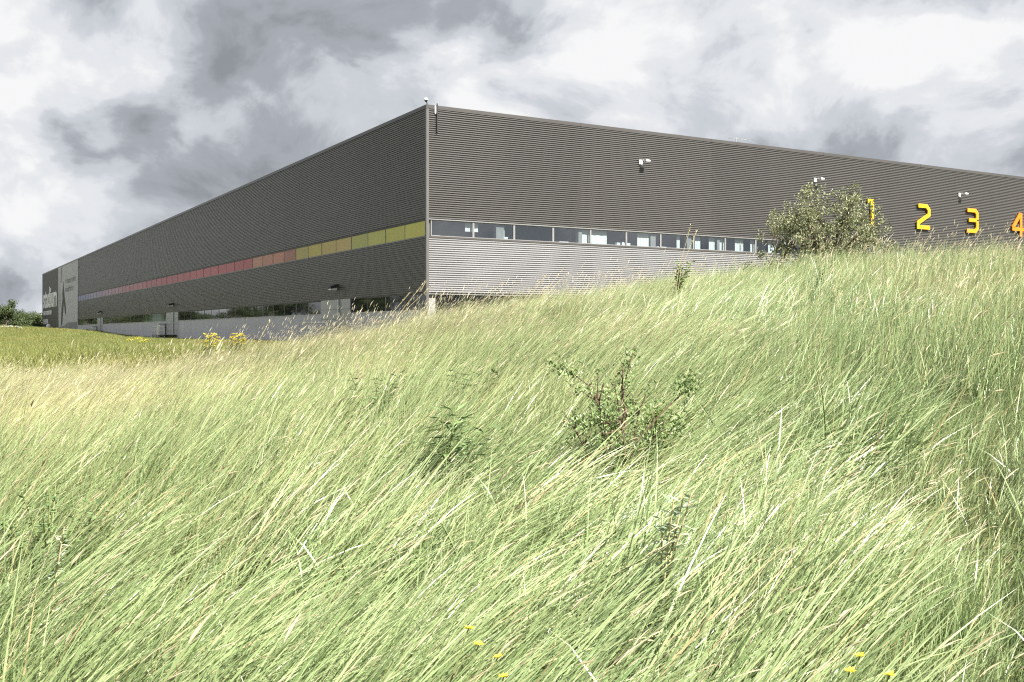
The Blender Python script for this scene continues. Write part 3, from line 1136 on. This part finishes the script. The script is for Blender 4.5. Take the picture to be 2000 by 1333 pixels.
# ------------------------------------------------------------------ long grass
def blades(n, length, lean, leansd, curve, azsd, width, patch, seg=6, tint=(0.0, 1.0), aim=0.0, short=0.0):
    """ribbons as numpy arrays: (verts n*2*(seg+1), tints)"""
    L = rng.uniform(length[0], length[1], n)
    if short:
        sh = rng.random(n) < short
        L[sh] *= rng.uniform(0.35, 0.7, sh.sum())
    th = np.clip(rng.normal(lean, leansd, n), -15, 78) * math.pi / 180
    cu = np.clip(rng.normal(curve, curve * 0.45, n), 0, 130) * math.pi / 180
    az = aim + rng.normal(0, azsd, n) * math.pi / 180
    rr = patch * np.sqrt(rng.random(n))
    ra = rng.random(n) * 2 * math.pi
    bx, by = rr * np.cos(ra), rr * np.sin(ra)
    # move bases upwind so that the tuft stays centred
    bx = bx - 0.25 * L * np.sin(th)
    tw = rng.uniform(-1.3, 1.3, n)
    W = rng.uniform(width[0], width[1], n)
    pos = np.zeros((n, 3))
    pos[:, 0], pos[:, 1], pos[:, 2] = bx, by, -0.04
    V = np.zeros((n, seg + 1, 2, 3))
    for k in range(seg + 1):
        f = k / seg
        ang = th + cu * f ** 1.6
        dirv = np.column_stack([np.sin(ang) * np.cos(az), np.sin(ang) * np.sin(az), np.cos(ang)])
        side = np.column_stack([-np.sin(az), np.cos(az), np.zeros(n)])
        up = np.cross(dirv, side)
        t2 = tw * (0.6 + 0.8 * f)
        sd = side * np.cos(t2)[:, None] + up * np.sin(t2)[:, None]
        w = W * (1.0 - f ** 1.8) * 0.5 * (0.75 + 0.5 * min(1, f * 4)) + 0.0002
        V[:, k, 0] = pos - sd * w[:, None]
        V[:, k, 1] = pos + sd * w[:, None]
        pos = pos + dirv * (L / seg)[:, None]
    T = np.repeat(rng.uniform(tint[0], tint[1], n), 2 * (seg + 1))
    return V.reshape(-1, 3), T, n, seg, pos, dirv


class Proto:
    def __init__(self):
        self.v, self.f, self.t, self.var, self.mi = [], [], [], [], []
        self.nv = 0

    def add_ribbons(self, V, T, n, seg, var, mi):
        base = self.nv
        self.v.append(V)
        self.t.append(T)
        per = 2 * (seg + 1)
        st = base + np.arange(n)[:, None] * per + np.arange(seg)[None, :] * 2
        st = st.ravel()
        fs = np.column_stack([st, st + 1, st + 3, st + 2])
        self.f.append(fs)
        self.var.append(np.full(len(fs), var))
        self.mi.append(np.full(len(fs), mi))
        self.nv += len(V)

    def add_heads(self, pos, dirv, var, mi, ln, wd, dens=1):
        """spindle seed heads: two crossed tapered ribbons of 4 sections"""
        n = len(pos)
        seg = 5
        a = np.cross(dirv, np.array([0.0, 1.0, 0.2]))
        a /= np.linalg.norm(a, axis=1)[:, None] + 1e-9
        bb = np.cross(dirv, a)
        L = rng.uniform(ln[0], ln[1], n)
        W = rng.uniform(wd[0], wd[1], n)
        for axv in (a, bb):
            V = np.zeros((n, seg + 1, 2, 3))
            for k in range(seg + 1):
                f = k / seg
                w = W * 0.5 * math.sin(math.pi * (0.08 + 0.88 * f)) * (1.15 - 0.5 * f)
                dr = dirv.copy()
                dr[:, 2] -= 0.12 * f * f
                dr[:, 0] += 0.05 * f
                c = pos + dr * (L * f)[:, None]
                j = rng.uniform(0.6, 1.3, n)
                V[:, k, 0] = c - axv * (w * j)[:, None]
                V[:, k, 1] = c + axv * (w * j)[:, None]
            self.add_ribbons(V.reshape(-1, 3), np.repeat(rng.uniform(0, 1, n), 2 * (seg + 1)), n, seg, var, mi)

    def finish(self, name, mats, pts, rots, scls, picks):
        V = np.concatenate(self.v)
        F = np.concatenate(self.f)
        T = np.concatenate(self.t)
        np_ = len(pts)
        allv = np.concatenate([V, pts])
        me = bpy.data.meshes.new(name)
        me.vertices.add(len(allv))
        me.vertices.foreach_set('co', allv.astype(np.float32).ravel())
        me.loops.add(F.size)
        me.loops.foreach_set('vertex_index', F.astype(np.int32).ravel())
        me.polygons.add(len(F))
        me.polygons.foreach_set('loop_start', (np.arange(len(F)) * 4).astype(np.int32))
        me.polygons.foreach_set('material_index', np.concatenate(self.mi).astype(np.int32))
        me.polygons.foreach_set('use_smooth', np.ones(len(F), dtype=bool))
        for mt in mats:
            me.materials.append(mt)
        z = len(V)

        def pa(nm, typ, vals, key='value'):
            a = me.attributes.new(nm, typ, 'POINT')
            a.data.foreach_set(key, vals)
        pa('tint', 'FLOAT', np.concatenate([T, np.zeros(np_)]).astype(np.float32))
        pa('is_point', 'BOOLEAN', np.concatenate([np.zeros(z, bool), np.ones(np_, bool)]))
        pa('pick', 'INT', np.concatenate([np.zeros(z), picks]).astype(np.int32))
        pa('rot', 'FLOAT_VECTOR', np.concatenate([np.zeros((z, 3)), rots]).astype(np.float32).ravel(), 'vector')
        pa('scl', 'FLOAT_VECTOR', np.concatenate([np.ones((z, 3)), scls]).astype(np.float32).ravel(), 'vector')
        a = me.attributes.new('variant', 'INT', 'FACE')
        a.data.foreach_set('value', np.concatenate(self.var).astype(np.int32))
        me.update(calc_edges=True)
        me.validate()
        o = link(name, me)
        ng = bpy.data.node_groups.new(name + '_scatter', 'GeometryNodeTree')
        ng.interface.new_socket('Geometry', in_out='INPUT', socket_type='NodeSocketGeometry')
        ng.interface.new_socket('Geometry', in_out='OUTPUT', socket_type='NodeSocketGeometry')
        N, Lk = ng.nodes, ng.links
        gi, go = N.new('NodeGroupInput'), N.new('NodeGroupOutput')

        def attr(nm, typ):
            nd = N.new('GeometryNodeInputNamedAttribute')
            nd.data_type = typ
            nd.inputs['Name'].default_value = nm
            return nd.outputs['Attribute']
        sep = N.new('GeometryNodeSeparateGeometry')
        sep.domain = 'POINT'
        Lk.new(gi.outputs[0], sep.inputs['Geometry'])
        Lk.new(attr('is_point', 'BOOLEAN'), sep.inputs['Selection'])
        spl = N.new('GeometryNodeSplitToInstances')
        spl.domain = 'FACE'
        Lk.new(sep.outputs['Inverted'], spl.inputs['Geometry'])
        Lk.new(attr('variant', 'INT'), spl.inputs['Group ID'])
        iop = N.new('GeometryNodeInstanceOnPoints')
        Lk.new(sep.outputs['Selection'], iop.inputs['Points'])
        Lk.new(spl.outputs['Instances'], iop.inputs['Instance'])
        iop.inputs['Pick Instance'].default_value = True
        Lk.new(attr('pick', 'INT'), iop.inputs['Instance Index'])
        e2r = N.new('FunctionNodeEulerToRotation')
        Lk.new(attr('rot', 'FLOAT_VECTOR'), e2r.inputs[0])
        Lk.new(e2r.outputs[0], iop.inputs['Rotation'])
        Lk.new(attr('scl', 'FLOAT_VECTOR'), iop.inputs['Scale'])
        Lk.new(iop.outputs[0], go.inputs[0])
        md = o.modifiers.new('scatter', 'NODES')
        md.node_group = ng
        return o


P = Proto()
NV_BLOWN, NV_UP, NV_SEED = 6, 6, 5
vid = 0
for k in range(NV_BLOWN):              # laid over by the wind
    V, T, n, sg, tip, dv = blades(72, (0.50, 0.95), 40, 9, 20, 14, (0.0036, 0.0085), 0.24, 6, short=0.2)
    P.add_ribbons(V, T, n, sg, vid, 0)
    V, T, n, sg, tip, dv = blades(18, (0.25, 0.5), 20, 25, 30, 90, (0.004, 0.007), 0.22, 4)
    P.add_ribbons(V, T * 0.5, n, sg, vid, 0)
    V, T, n, sg, tip, dv = blades(2, (0.70, 0.95), 38, 8, 18, 12, (0.0020, 0.0028), 0.2, 5)
    P.add_ribbons(V, T, n, sg, vid, 1)
    P.add_heads(tip[:1 + k % 2], dv[:1 + k % 2], vid, 1, (0.05, 0.09), (0.004, 0.007))
    vid += 1
for k in range(NV_UP):                 # more upright
    V, T, n, sg, tip, dv = blades(76, (0.42, 0.85), 17, 10, 20, 34, (0.0036, 0.0085), 0.24, 6, short=0.25)
    P.add_ribbons(V, T, n, sg, vid, 0)
    V, T, n, sg, tip, dv = blades(18, (0.25, 0.5), 10, 25, 35, 90, (0.004, 0.007), 0.22, 4)
    P.add_ribbons(V, T * 0.5, n, sg, vid, 0)
    V, T, n, sg, tip, dv = blades(2, (0.65, 0.88), 20, 8, 24, 15, (0.0020, 0.0028), 0.2, 5)
    P.add_ribbons(V, T, n, sg, vid, 1)
    P.add_heads(tip, dv, vid, 1, (0.06, 0.11), (0.006, 0.011))
    vid += 1
for k in range(NV_SEED):               # in seed: pale stalks over thin leaves
    V, T, n, sg, tip, dv = blades(58, (0.42, 0.80), 36, 10, 22, 17, (0.0035, 0.007), 0.25, 6, short=0.25)
    P.add_ribbons(V, T, n, sg, vid, 0)
    V, T, n, sg, tip, dv = blades(20, (0.58, 0.86), 33, 9, 20, 13, (0.0018, 0.0028), 0.25, 5)
    P.add_ribbons(V, T, n, sg, vid, 1)
    P.add_heads(tip[:13], dv[:13], vid, 1, (0.05, 0.10), (0.004, 0.007))
    vid += 1


def vnoise(x, y, seed, sc):
    r_ = np.random.default_rng(seed)
    s = np.zeros_like(x)
    for k in range(5):
        a = r_.uniform(0, 2 * math.pi)
        f = sc * r_.uniform(0.6, 1.8)
        s += np.sin((x * math.cos(a) + y * math.sin(a)) * f + r_.uniform(0, 6.28))
    return s / 5 ** 0.5


pts = []
for y0, y1, dens in ((1.3, 4.5, 22), (4.5, 9, 18), (9, 16, 14), (16, 24, 11), (24, 29, 6)):
    w1 = 0.58 * y1 + 2.2
    n = int(2 * w1 * (y1 - y0) * dens)
    px_ = rng.uniform(-w1, w1, n)
    py_ = rng.uniform(y0, y1, n)
    ok = np.abs(px_) < 0.58 * py_ + 2.0
    pts.append(np.column_stack([px_[ok], py_[ok]]))
pts = np.concatenate(pts)
# thinner sward on the trodden strip at the right and a few gaps
trod = np.exp(-0.5 * ((pts[:, 0] - 0.44 * pts[:, 1]) / 0.26) ** 2) * (pts[:, 1] < 7.0)
keep = rng.random(len(pts)) > np.clip(0.30 * trod, 0, 0.30)
gap = vnoise(pts[:, 0], pts[:, 1], 3, 2.2)
keep &= rng.random(len(pts)) > np.where(gap > 1.05, 0.50, 0.0)
pts = pts[keep]
gx, gy = pts[:, 0], pts[:, 1]
n = len(pts)
up_p = np.clip(0.12 + 0.80 * sstep((gx - 0.24 * gy + 0.6) / 2.2), 0, 0.92)
seed_p = 0.06 + 0.58 * sstep((gy - 9) / 8) * sstep((6.0 - gx) / 8)
is_seed = rng.random(n) < seed_p
is_up = rng.random(n) < up_p
pick = np.where(is_seed, NV_BLOWN + NV_UP + rng.integers(0, NV_SEED, n), np.where(is_up, NV_BLOWN + rng.integers(0, NV_UP, n), rng.integers(0, NV_BLOWN, n)))
gust = vnoise(gx, gy, 8, 0.8)
rots = np.zeros((n, 3))
rots[:, 2] = np.radians(rng.normal(0, 13, n) + 14 * vnoise(gx, gy, 21, 0.55) + 4)
rots[:, 1] = np.radians(rng.normal(0, 5, n) + 7 * gust - 4 * is_up)
sc = np.clip(rng.normal(0.92, 0.12, n), 0.6, 1.25)
sc *= np.where(trod[keep] > 0.3, 0.46, 1.0)
scl = np.column_stack([sc, sc, sc * np.clip(1.0 - 0.10 * gust, 0.7, 1.2)])
# short bottom grass that closes the gaps near the viewer
ex = np.column_stack([rng.uniform(-7, 7, 1500), rng.uniform(1.5, 9.0, 1500)])
ex = ex[np.abs(ex[:, 0]) < 0.58 * ex[:, 1] + 1.0]
ne = len(ex)
gx, gy = np.concatenate([gx, ex[:, 0]]), np.concatenate([gy, ex[:, 1]])
es = rng.uniform(0.32, 0.5, ne)
rots = np.concatenate([rots, np.column_stack([np.zeros((ne, 2)), rng.uniform(-0.8, 0.8, ne)])])
scl = np.concatenate([scl, np.column_stack([es * 1.3, es * 1.3, es])])
pick = np.concatenate([pick, NV_BLOWN + rng.integers(0, NV_UP, ne)])
p3 = np.column_stack([gx, gy, terrain(gx, gy)])
lg = P.finish('long_grass', [M['grass'], M['straw']], p3, rots, scl, pick)
tag(lg, 'long pale green grass in seed blown over by the wind on the slope', 'grass', kind='stuff')

# meadow grass between the slope and the warehouse
P2 = Proto()
for k in range(6):
    V, T, nb, sg, tip, dv = blades(240, (0.18, 0.48), 12, 14, 35, 90, (0.012, 0.026), 1.0, 3)
    P2.add_ribbons(V, T, nb, sg, k, 0)
    V, T, nb, sg, tip, dv = blades(7, (0.30, 0.52), 14, 8, 20, 60, (0.006, 0.010), 1.0, 3)
    P2.add_ribbons(V, T, nb, sg, k, 1)
mp = []
for y0, y1, dens in ((31, 60, 0.9), (60, 110, 0.7), (110, 180, 0.45), (180, 262, 0.30)):
    w0, w1 = -0.60 * y1 - 4, min(0.10 * y1, 12)
    nn_ = int((w1 - w0) * (y1 - y0) * dens)
    a = rng.uniform(w0, w1, nn_)
    c = rng.uniform(y0, y1, nn_)
    mp.append(np.column_stack([a, c]))
mp = np.concatenate(mp)
rel = mp - np.array([COR.x, COR.y])
lx = rel[:, 0] * math.cos(ANG) + rel[:, 1] * math.sin(ANG)
ly = -rel[:, 0] * math.sin(ANG) + rel[:, 1] * math.cos(ANG)
ok = (mp[:, 0] > -0.60 * mp[:, 1] - 4) & ~((lx > -1.3) & (ly > -1.3))
mp = mp[ok]
n = len(mp)
sc = rng.uniform(0.7, 1.25, n)
po = P2.finish('meadow_grass', [M['meadow'], M['straw']], np.column_stack([mp, terrain(mp[:, 0], mp[:, 1])]),
               np.column_stack([np.zeros(n), np.zeros(n), rng.uniform(0, 6.28, n)]), np.column_stack([sc, sc, sc]), rng.integers(0, 6, n))
tag(po, 'short green and ochre meadow grass before the shaded wall', 'grass', kind='stuff')


# ------------------------------------------------------------------ woody plants
def rvec(r_, up=0.0):
    return Vector((r_.uniform(-1, 1), r_.uniform(-1, 1), r_.uniform(-1, 1) + up)).normalized()


def shrub(name, label, cat, base, height, width, stems, leaf, leafw, nclump, perclump, lmat, seed, wmat, lean=0.1, dome=0.55, clump=0.16, group=None, extra=None, low=0):
    r_ = random.Random(seed)
    root = empty(name, base)
    tag(root, label, cat, group)
    wood, lv = MB(), MB()
    tips = []
    for s in range(stems):
        a = 2 * math.pi * s / stems + r_.uniform(-0.4, 0.4)
        rr = width / 2 * r_.uniform(0.25, 0.95)
        topz = height * (1 - dome * (rr / (width / 2)) ** 2) * r_.uniform(0.82, 1.0)
        p0 = Vector((r_.uniform(-0.05, 0.05) * width, r_.uniform(-0.05, 0.05) * width, -0.05))
        p3_ = Vector((math.cos(a) * rr + lean * topz, math.sin(a) * rr, topz))
        mid = p0.lerp(p3_, 0.5) + Vector((0, 0, 0.12 * height)) + rvec(r_) * 0.05 * height
        path = [p0, p0.lerp(mid, 0.5) + rvec(r_) * 0.02 * height, mid, mid.lerp(p3_, 0.55) + rvec(r_) * 0.03 * height, p3_]
        r0 = 0.010 * height * r_.uniform(0.7, 1.2) + 0.003
        wood.tube(path, [r0, r0 * 0.85, r0 * 0.62, r0 * 0.4, r0 * 0.18], 5)
        for k in range(5):              # twigs
            q = path[r_.choice((1, 2, 2, 3, 3))]
            q2 = q + (rvec(r_, 0.35) * r_.uniform(0.18, 0.42) * width * 0.55)
            q2.z = max(0.12 * height, q2.z)
            wood.tube([q, q.lerp(q2, 0.5) + rvec(r_) * 0.02 * height, q2], [r0 * 0.45, r0 * 0.3, r0 * 0.12], 4)
            tips += [q2, q.lerp(q2, 0.6)]
        tips += [p3_, path[3], mid.lerp(path[3], 0.5)]
    if extra:
        for path in extra:
            path = [Vector(q) for q in path]
            wood.tube(path, [0.006, 0.005, 0.003][:len(path)], 5)
            for k in range(10):
                f = k / 9
                tips.append(path[0].lerp(path[1], f) if f < 0.5 else path[1].lerp(path[-1], f))
    for k in range(low):
        a = r_.uniform(0, 6.28)
        rr = width * 0.5 * r_.uniform(0.45, 0.92)
        q2 = Vector((math.cos(a) * rr, math.sin(a) * rr, height * r_.uniform(0.10, 0.42)))
        wood.tube([(0, 0, 0.05), (q2.x * 0.5, q2.y * 0.5, q2.z * 0.8), q2], [0.014, 0.010, 0.004], 4)
        tips += [q2, q2]
    for k in range(nclump):
        c = r_.choice(tips) + rvec(r_) * clump * width * 0.6 * r_.random()
        # keep the crown a dome
        q = Vector((c.x - lean * c.z, c.y, 0))
        lim = height * (1.04 - dome * min(1.2, (q.length / (width / 2)) ** 2))
        if c.z > lim and not extra:
            c.z = lim - r_.random() * 0.06 * height
        tone = r_.random()
        for j in range(perclump):
            q = c + rvec(r_) * clump * width * 0.5 * r_.random() ** 0.7
            dv = rvec(r_, 0.45)
            lv.leaf(q, dv, rvec(r_, 0.8), leaf * r_.uniform(0.65, 1.2), leafw * r_.uniform(0.7, 1.2), min(1, max(0, 0.45 * tone + 0.55 * r_.random() ** 1.3)))
    wood.build('trunk', wmat, root)
    lv.build('crown', lmat, root)
    return root


x0, y0 = (1610 - CX) / FPX * 22.6, 22.6
shrub('round_bush', 'round grey green bush on the grassy crest in front of the wall numerals', 'bush', (x0, y0, tz(x0, y0) - 0.03), 2.22, 3.85, 26, 0.064, 0.036,
      820, 18, M['bushleaf'], 3, M['bark'], lean=0.03, dome=0.80, clump=0.075, low=60)
x0, y0 = ground_hit(1205, 985)
shrub('young_shrub', 'young dark green shrub with reddish twigs standing in the long grass', 'shrub', (x0, y0, tz(x0, y0)), 0.92, 0.74, 10, 0.030, 0.017,
      200, 12, M['sapleaf'], 9, M['redstem'], lean=0.0, dome=0.40, clump=0.17,
      extra=[[(0.02, 0, 0.25), (0.25, 0.02, 0.52), (0.52, 0.05, 0.78)], [(0.0, 0, 0.3), (-0.15, 0.05, 0.7), (-0.36, 0.02, 0.86)], [(0, 0, 0.4), (0.05, 0.1, 0.7), (0.12, 0.1, 0.96)]])

# ------------------------------------------------------------------ weeds in the grass
def weed(name, label, px, py, height, width, nleaf, leaf, leafw, lmat, seed, dist=None, droop=0.2, cat='weed'):
    r_ = random.Random(seed)
    if dist is None:
        x, y = ground_hit(px, py)
    else:
        x, y = (px - CX) / FPX * dist, dist
    root = empty(name, (x, y, tz(x, y)))
    tag(root, label, cat)
    st, lv = MB(), MB()
    ns = max(2, nleaf // 14)
    for s in range(ns):
        a = r_.uniform(0, 6.28)
        rr = width * 0.5 * r_.random()
        top = Vector((math.cos(a) * rr + 0.12 * height, math.sin(a) * rr, height * r_.uniform(0.8, 1.0)))
        mid = Vector((top.x * 0.35, top.y * 0.35, top.z * 0.55))
        st.tube([(0, 0, -0.03), mid, top], [0.006, 0.005, 0.002], 5)
        for k in range(nleaf // ns):
            f = 0.50 + 0.50 * k / (nleaf / ns)
            q = mid * (f / 0.55) if f < 0.55 else mid.lerp(top, (f - 0.55) / 0.45)
            th = k * 2.4 + s
            dv = Vector((math.cos(th), math.sin(th), r_.uniform(-droop, 0.7)))
            lv.leaf(q, dv, Vector((0, 0, 1)), leaf * r_.uniform(0.6, 1.15), leafw * r_.uniform(0.7, 1.15), r_.random(), 0.3)
    st.build('stem', M['drystem'] if lmat is M['weedpale'] else M['stem'], root)
    lv.build('foliage', lmat, root)
    return root


weed('leafy_weed', 'fresh green leafy weed rising from the crest before the silver cladding', 1318, 560, 1.0, 0.50, 120, 0.09, 0.055, M['weedlight'], 31, dist=17.5)
weed('dark_weed', 'dark stalky weed in the upper slope below the round bush', 1588, 640, 0.72, 0.40, 90, 0.07, 0.028, M['weeddark'], 32, dist=14.0)
weed('broad_leaf_weed', 'dark broad leaved dock leaning in the grass left of the young shrub', 905, 850, 0.58, 0.50, 60, 0.15, 0.05, M['weeddark'], 33)
weed('thistle', 'low thistle with narrow curling dark leaves in the mid slope grass', 875, 1000, 0.64, 0.40, 60, 0.18, 0.030, M['weeddark'], 34)
weed('nettle_clump', 'dull dark herb clump in the yellow green grass of the left slope', 725, 890, 0.68, 0.65, 120, 0.07, 0.032, M['weeddark'], 35)
weed('matted_weed', 'large dark matted weed clump in the grass at the lower left slope', 95, 1190, 0.56, 0.75, 200, 0.055, 0.020, M['weeddark'], 36)
weed('silver_leaf_weed', 'pale silvery leaved weed beside the dark matted clump', 95, 1300, 0.60, 0.26, 40, 0.045, 0.016, M['weedpale'], 37)
weed('silver_leaf_weed', 'pale silvery feathery weed in the near grass below the young shrub', 1290, 1270, 0.60, 0.20, 60, 0.07, 0.026, M['weedpale'], 38)
weed('bramble_shoot', 'light green bramble shoots around the foot of the young shrub', 1270, 960, 0.60, 0.60, 130, 0.055, 0.034, M['weedlight'], 39)
weed('tall_dark_weed', 'slim dark weed poking above the meadow edge left of the yellow flowers', 45, 715, 0.75, 0.25, 40, 0.08, 0.03, M['weeddark'], 40, dist=20.5)


# ------------------------------------------------------------------ flowers
def flower(base, height, size, label, group, n=1, spread=0.0, seed=0, mat='petal', name='yellow_flower', sc=8, lean=0.25):
    r_ = random.Random(seed)
    root = empty(name, base)
    tag(root, label, 'flower', group)
    st, pt = MB(), MB()
    for k in range(n):
        top = Vector((r_.uniform(-spread, spread) + lean * height, r_.uniform(-spread, spread), height * (1 - 0.25 * r_.random() * (n > 1))))
        st.tube([(0, 0, -0.03), top * 0.5 + Vector((-0.03 * height, 0, 0.04 * height)), top], [0.004, 0.003, 0.002], 4)
        for j in range(sc):
            a = 2 * math.pi * j / sc + r_.random()
            dv = Vector((math.cos(a), math.sin(a), r_.uniform(0.1, 0.7)))
            pt.leaf(top, dv, Vector((0, 0, 1)), size * r_.uniform(0.8, 1.1), size * 0.8, r_.random(), 0.2)
    st.build('stem', M['stem'], root)
    pt.build('blossom', M[mat], root)
    return root


for i, (px, py, h) in enumerate(((915, 1228, 0.62), (935, 1262, 0.60), (972, 1285, 0.62), (984, 1328, 0.62), (1680, 1292, 0.60), (1660, 1312, 0.58), (1737, 1322, 0.62))):
    # blossom sits h above ground: walk the sight line to where it is that high
    for dd in np.arange(2.2, 20, 0.03):
        x = (px - CX) / FPX * dd
        if EYE + (HY - py) / FPX * dd <= tz(x, dd) + h:
            break
    lab = 'small yellow buttercup in the near grass left of the trodden strip' if px > 1500 else 'small yellow buttercup in the near grass below the middle of the slope'
    flower((x - 0.25 * h, dd, tz(x, dd)), h, 0.015, lab, 'buttercups by the trodden strip' if px > 1500 else 'buttercups low on the slope', seed=50 + i, sc=7)
for i, (px, lab) in enumerate(((402, 'left one of two bushy yellow flower heads at the slope edge'), (456, 'bushy yellow flower head where slope grass meets the wall, right of its twin'))):
    dd = 21.5
    x = (px - CX) / FPX * dd - 0.15
    zt = EYE + (HY - 652) / FPX * dd
    gz = tz(x, dd)
    flower((x, dd, gz), zt - gz, 0.042, ['bushy yellow flower head at slope edge, on the meadow side of its twin', 'bushy yellow flower head at slope edge, on the building corner side of its twin'][i],
           'bushy yellow flowers at the slope edge', n=60, spread=0.14, seed=70 + i, sc=6, name='yellow_ragwort')
dd = 17.0
x = (523 - CX) / FPX * dd - 0.15
gz = tz(x, dd)
flower((x, dd, gz), EYE + (HY - 708) / FPX * dd - gz, 0.035, 'single round yellow flower above the dry grass under the middle windows', None, n=2, spread=0.02, seed=75, sc=9)
for i, (px, dd, zt) in enumerate(((258, 70, 0.62), (272, 74, 0.7), (282, 66, 0.6))):
    x = (px - CX) / FPX * dd
    flower((x, dd, tz(x, dd)), zt, 0.07, 'loose yellow blooms in the green meadow before the shaded wall', 'yellow blooms in the meadow', n=22, spread=0.30, seed=80 + i, sc=5, name='meadow_flower', lean=0.0)
for i, (px, w) in enumerate(((12, 0.18), (20, 0.30), (32, 0.28), (4, 0.12), (41, 0.12))):
    dd = 140.0
    x = (px - CX) / FPX * dd
    flower((x, dd, tz(x, dd)), 0.95 - 0.10 * (i > 2), 0.13 + 0.25 * w, 'white flowering umbel at the top of the meadow before the trees', 'white umbels at the top of the meadow', n=9, spread=w * 0.8,
           seed=90 + i, sc=7, mat='umbel', name='white_umbel', lean=0.0)


# tall stalks that stand clear of the crest
def stalk(px, dist, h, lean, label, seed, head=0.16, mat='drystem', n=1):
    r_ = random.Random(seed)
    x = (px - CX) / FPX * dist - lean * h * 0.9
    root = empty('tall_grass_stalk', (x, dist, tz(x, dist)))
    tag(root, label, 'grass stalk', 'tall stalks above the crest')
    st, hd = MB(), MB()
    for s in range(n):
        dx = 0.10 * s
        top = Vector((lean * h + dx, r_.uniform(-0.05, 0.05), h * (1 - 0.06 * s)))
        mid = Vector((top.x * 0.38, top.y * 0.5, h * 0.55))
        st.tube([(dx * 0.3, 0, -0.03), mid, top], [0.005, 0.004, 0.003], 5)
        dv = (top - mid).normalized()
        for k in range(16):
            q = top - dv * head * (k / 16)
            lv = (dv + rvec(r_) * 0.6).normalized()
            hd.leaf(q, lv, Vector((0, 0, 1)), 0.045, 0.014, r_.random(), 0.2)
    st.build('stem', M[mat], root)
    hd.build('seed_head', M['straw'], root)


stalk(522, 14.0, 1.05, 0.42, 'lone tall stalk with a dark seed head before the dark glazing', 1, 0.12)
stalk(792, 17.0, 1.20, 0.62, 'bent pale stalk crossing the wall just left of the building corner', 2, 0.28)
stalk(822, 17.5, 1.32, 0.58, 'pair of pale feathery stalks next to the building corner', 3, 0.25, n=2)
stalk(972, 18.0, 1.12, 0.75, 'long bowed pale stalk before the lower silver cladding', 4, 0.35)
stalk(1060, 18.0, 1.02, 0.55, 'thin pale stalk before the middle of the silver cladding', 5, 0.20)
stalk(1095, 18.5, 1.05, 0.60, 'two pale stalks close together before the silver cladding', 6, 0.22, n=2)
stalk(1345, 17.0, 1.55, 0.20, 'tall twin stalks reaching up over the office windows', 7, 0.22, n=2)
stalk(1818, 19.0, 1.05, 0.40, 'stalk with a pale tufted head below the yellow numeral two', 8, 0.10)
stalk(1915, 19.0, 0.98, 0.55, 'slender leaning stalk below the yellow numeral three', 9, 0.20)
stalk(1640 + 75, 19.0, 0.85, 0.45, 'short stalk beside the right foot of the round bush', 10, 0.15)

# ------------------------------------------------------------------ trees beyond the meadow
def tree_mesh(seed, height, width, nclump):
    r_ = random.Random(seed)
    wood, lv = MB(), MB()
    wood.tube([(0, 0, -0.3), (0.1, 0, height * 0.3), (0.0, 0.1, height * 0.62), (0.1, 0, height * 0.9)], [0.24, 0.18, 0.11, 0.03], 6)
    tips = []
    for k in range(16):
        h = height * r_.uniform(0.18, 0.85)
        a = r_.uniform(0, 6.28)
        ln = width * 0.5 * r_.uniform(0.6, 1.0) * (1.15 - (h / height) ** 2 * 0.9)
        q2 = Vector((math.cos(a) * ln, math.sin(a) * ln, h + 0.35 * ln))
        wood.tube([(0, 0, h), (q2.x * 0.5, q2.y * 0.5, h + 0.1 * ln), q2], [0.09, 0.06, 0.02], 4)
        tips += [q2, Vector((q2.x * 0.6, q2.y * 0.6, h + 0.2 * ln))]
    tips += [Vector((0.1, 0, height * 0.93)), Vector((0, 0.2, height * 0.8)), Vector((0, 0, height * 0.7))]
    for k in range(nclump):
        c = r_.choice(tips) + rvec(r_) * 0.14 * width * r_.random()
        tone = r_.random()
        for j in range(14):
            q = c + rvec(r_) * 0.11 * width * r_.random() ** 0.6
            q.z = max(0.4, q.z)
            lv.leaf(q, rvec(r_, 0.3), rvec(r_, 0.8), 0.42 * r_.uniform(0.7, 1.2), 0.26, min(1, 0.45 * tone + 0.55 * r_.random()), 0.25)
    return wood.mesh('trunk', M['bark']), lv.mesh('crown', M['treeleaf'])


kinds = [tree_mesh(101, 10.5, 8.5, 210), tree_mesh(102, 7.5, 7.5, 170), tree_mesh(103, 4.2, 6.0, 120)]
kl = ['tall dark deciduous tree at the far side of the meadow', 'medium dark deciduous tree beyond the meadow, lower than the tall ones', 'low rounded bushy tree at the meadow edge by the sign panel']
spots = []
for px, dd, k, s in ((-28, 285, 0, 0.90), (4, 280, 0, 0.74), (21, 268, 0, 0.90), (31, 290, 0, 0.72), (12, 250, 1, 0.9), (42, 280, 1, 0.82), (54, 272, 1, 0.80), (66, 285, 1, 0.85),
                     (76, 278, 1, 0.78), (86, 292, 1, 0.82), (38, 255, 2, 0.95), (58, 258, 2, 0.9), (70, 262, 2, 0.72), (79, 266, 2, 0.62)):
    spots.append(((px - CX) / FPX * dd, dd, k, s))
for k in range(18):                    # the row goes on to the left and stands mirrored in the dark glazing
    f = k / 17
    spots.append((-112 - 90 * f + 5 * math.sin(k * 2.1), 145 + 225 * f + 4 * math.cos(k * 1.7), k % 2, 1.3 - 0.15 * f))
for i, (x, y, k, s) in enumerate(spots):
    t = empty('tall_tree' if k == 0 else 'leafy_tree' if k == 1 else 'low_tree', (x, y, tz(x, y)), i * 1.3)
    t.scale = (s, s, s)
    tag(t, kl[k], 'tree', 'trees beyond the meadow')
    link('trunk', kinds[k][0], t)
    link('crown', kinds[k][1], t)
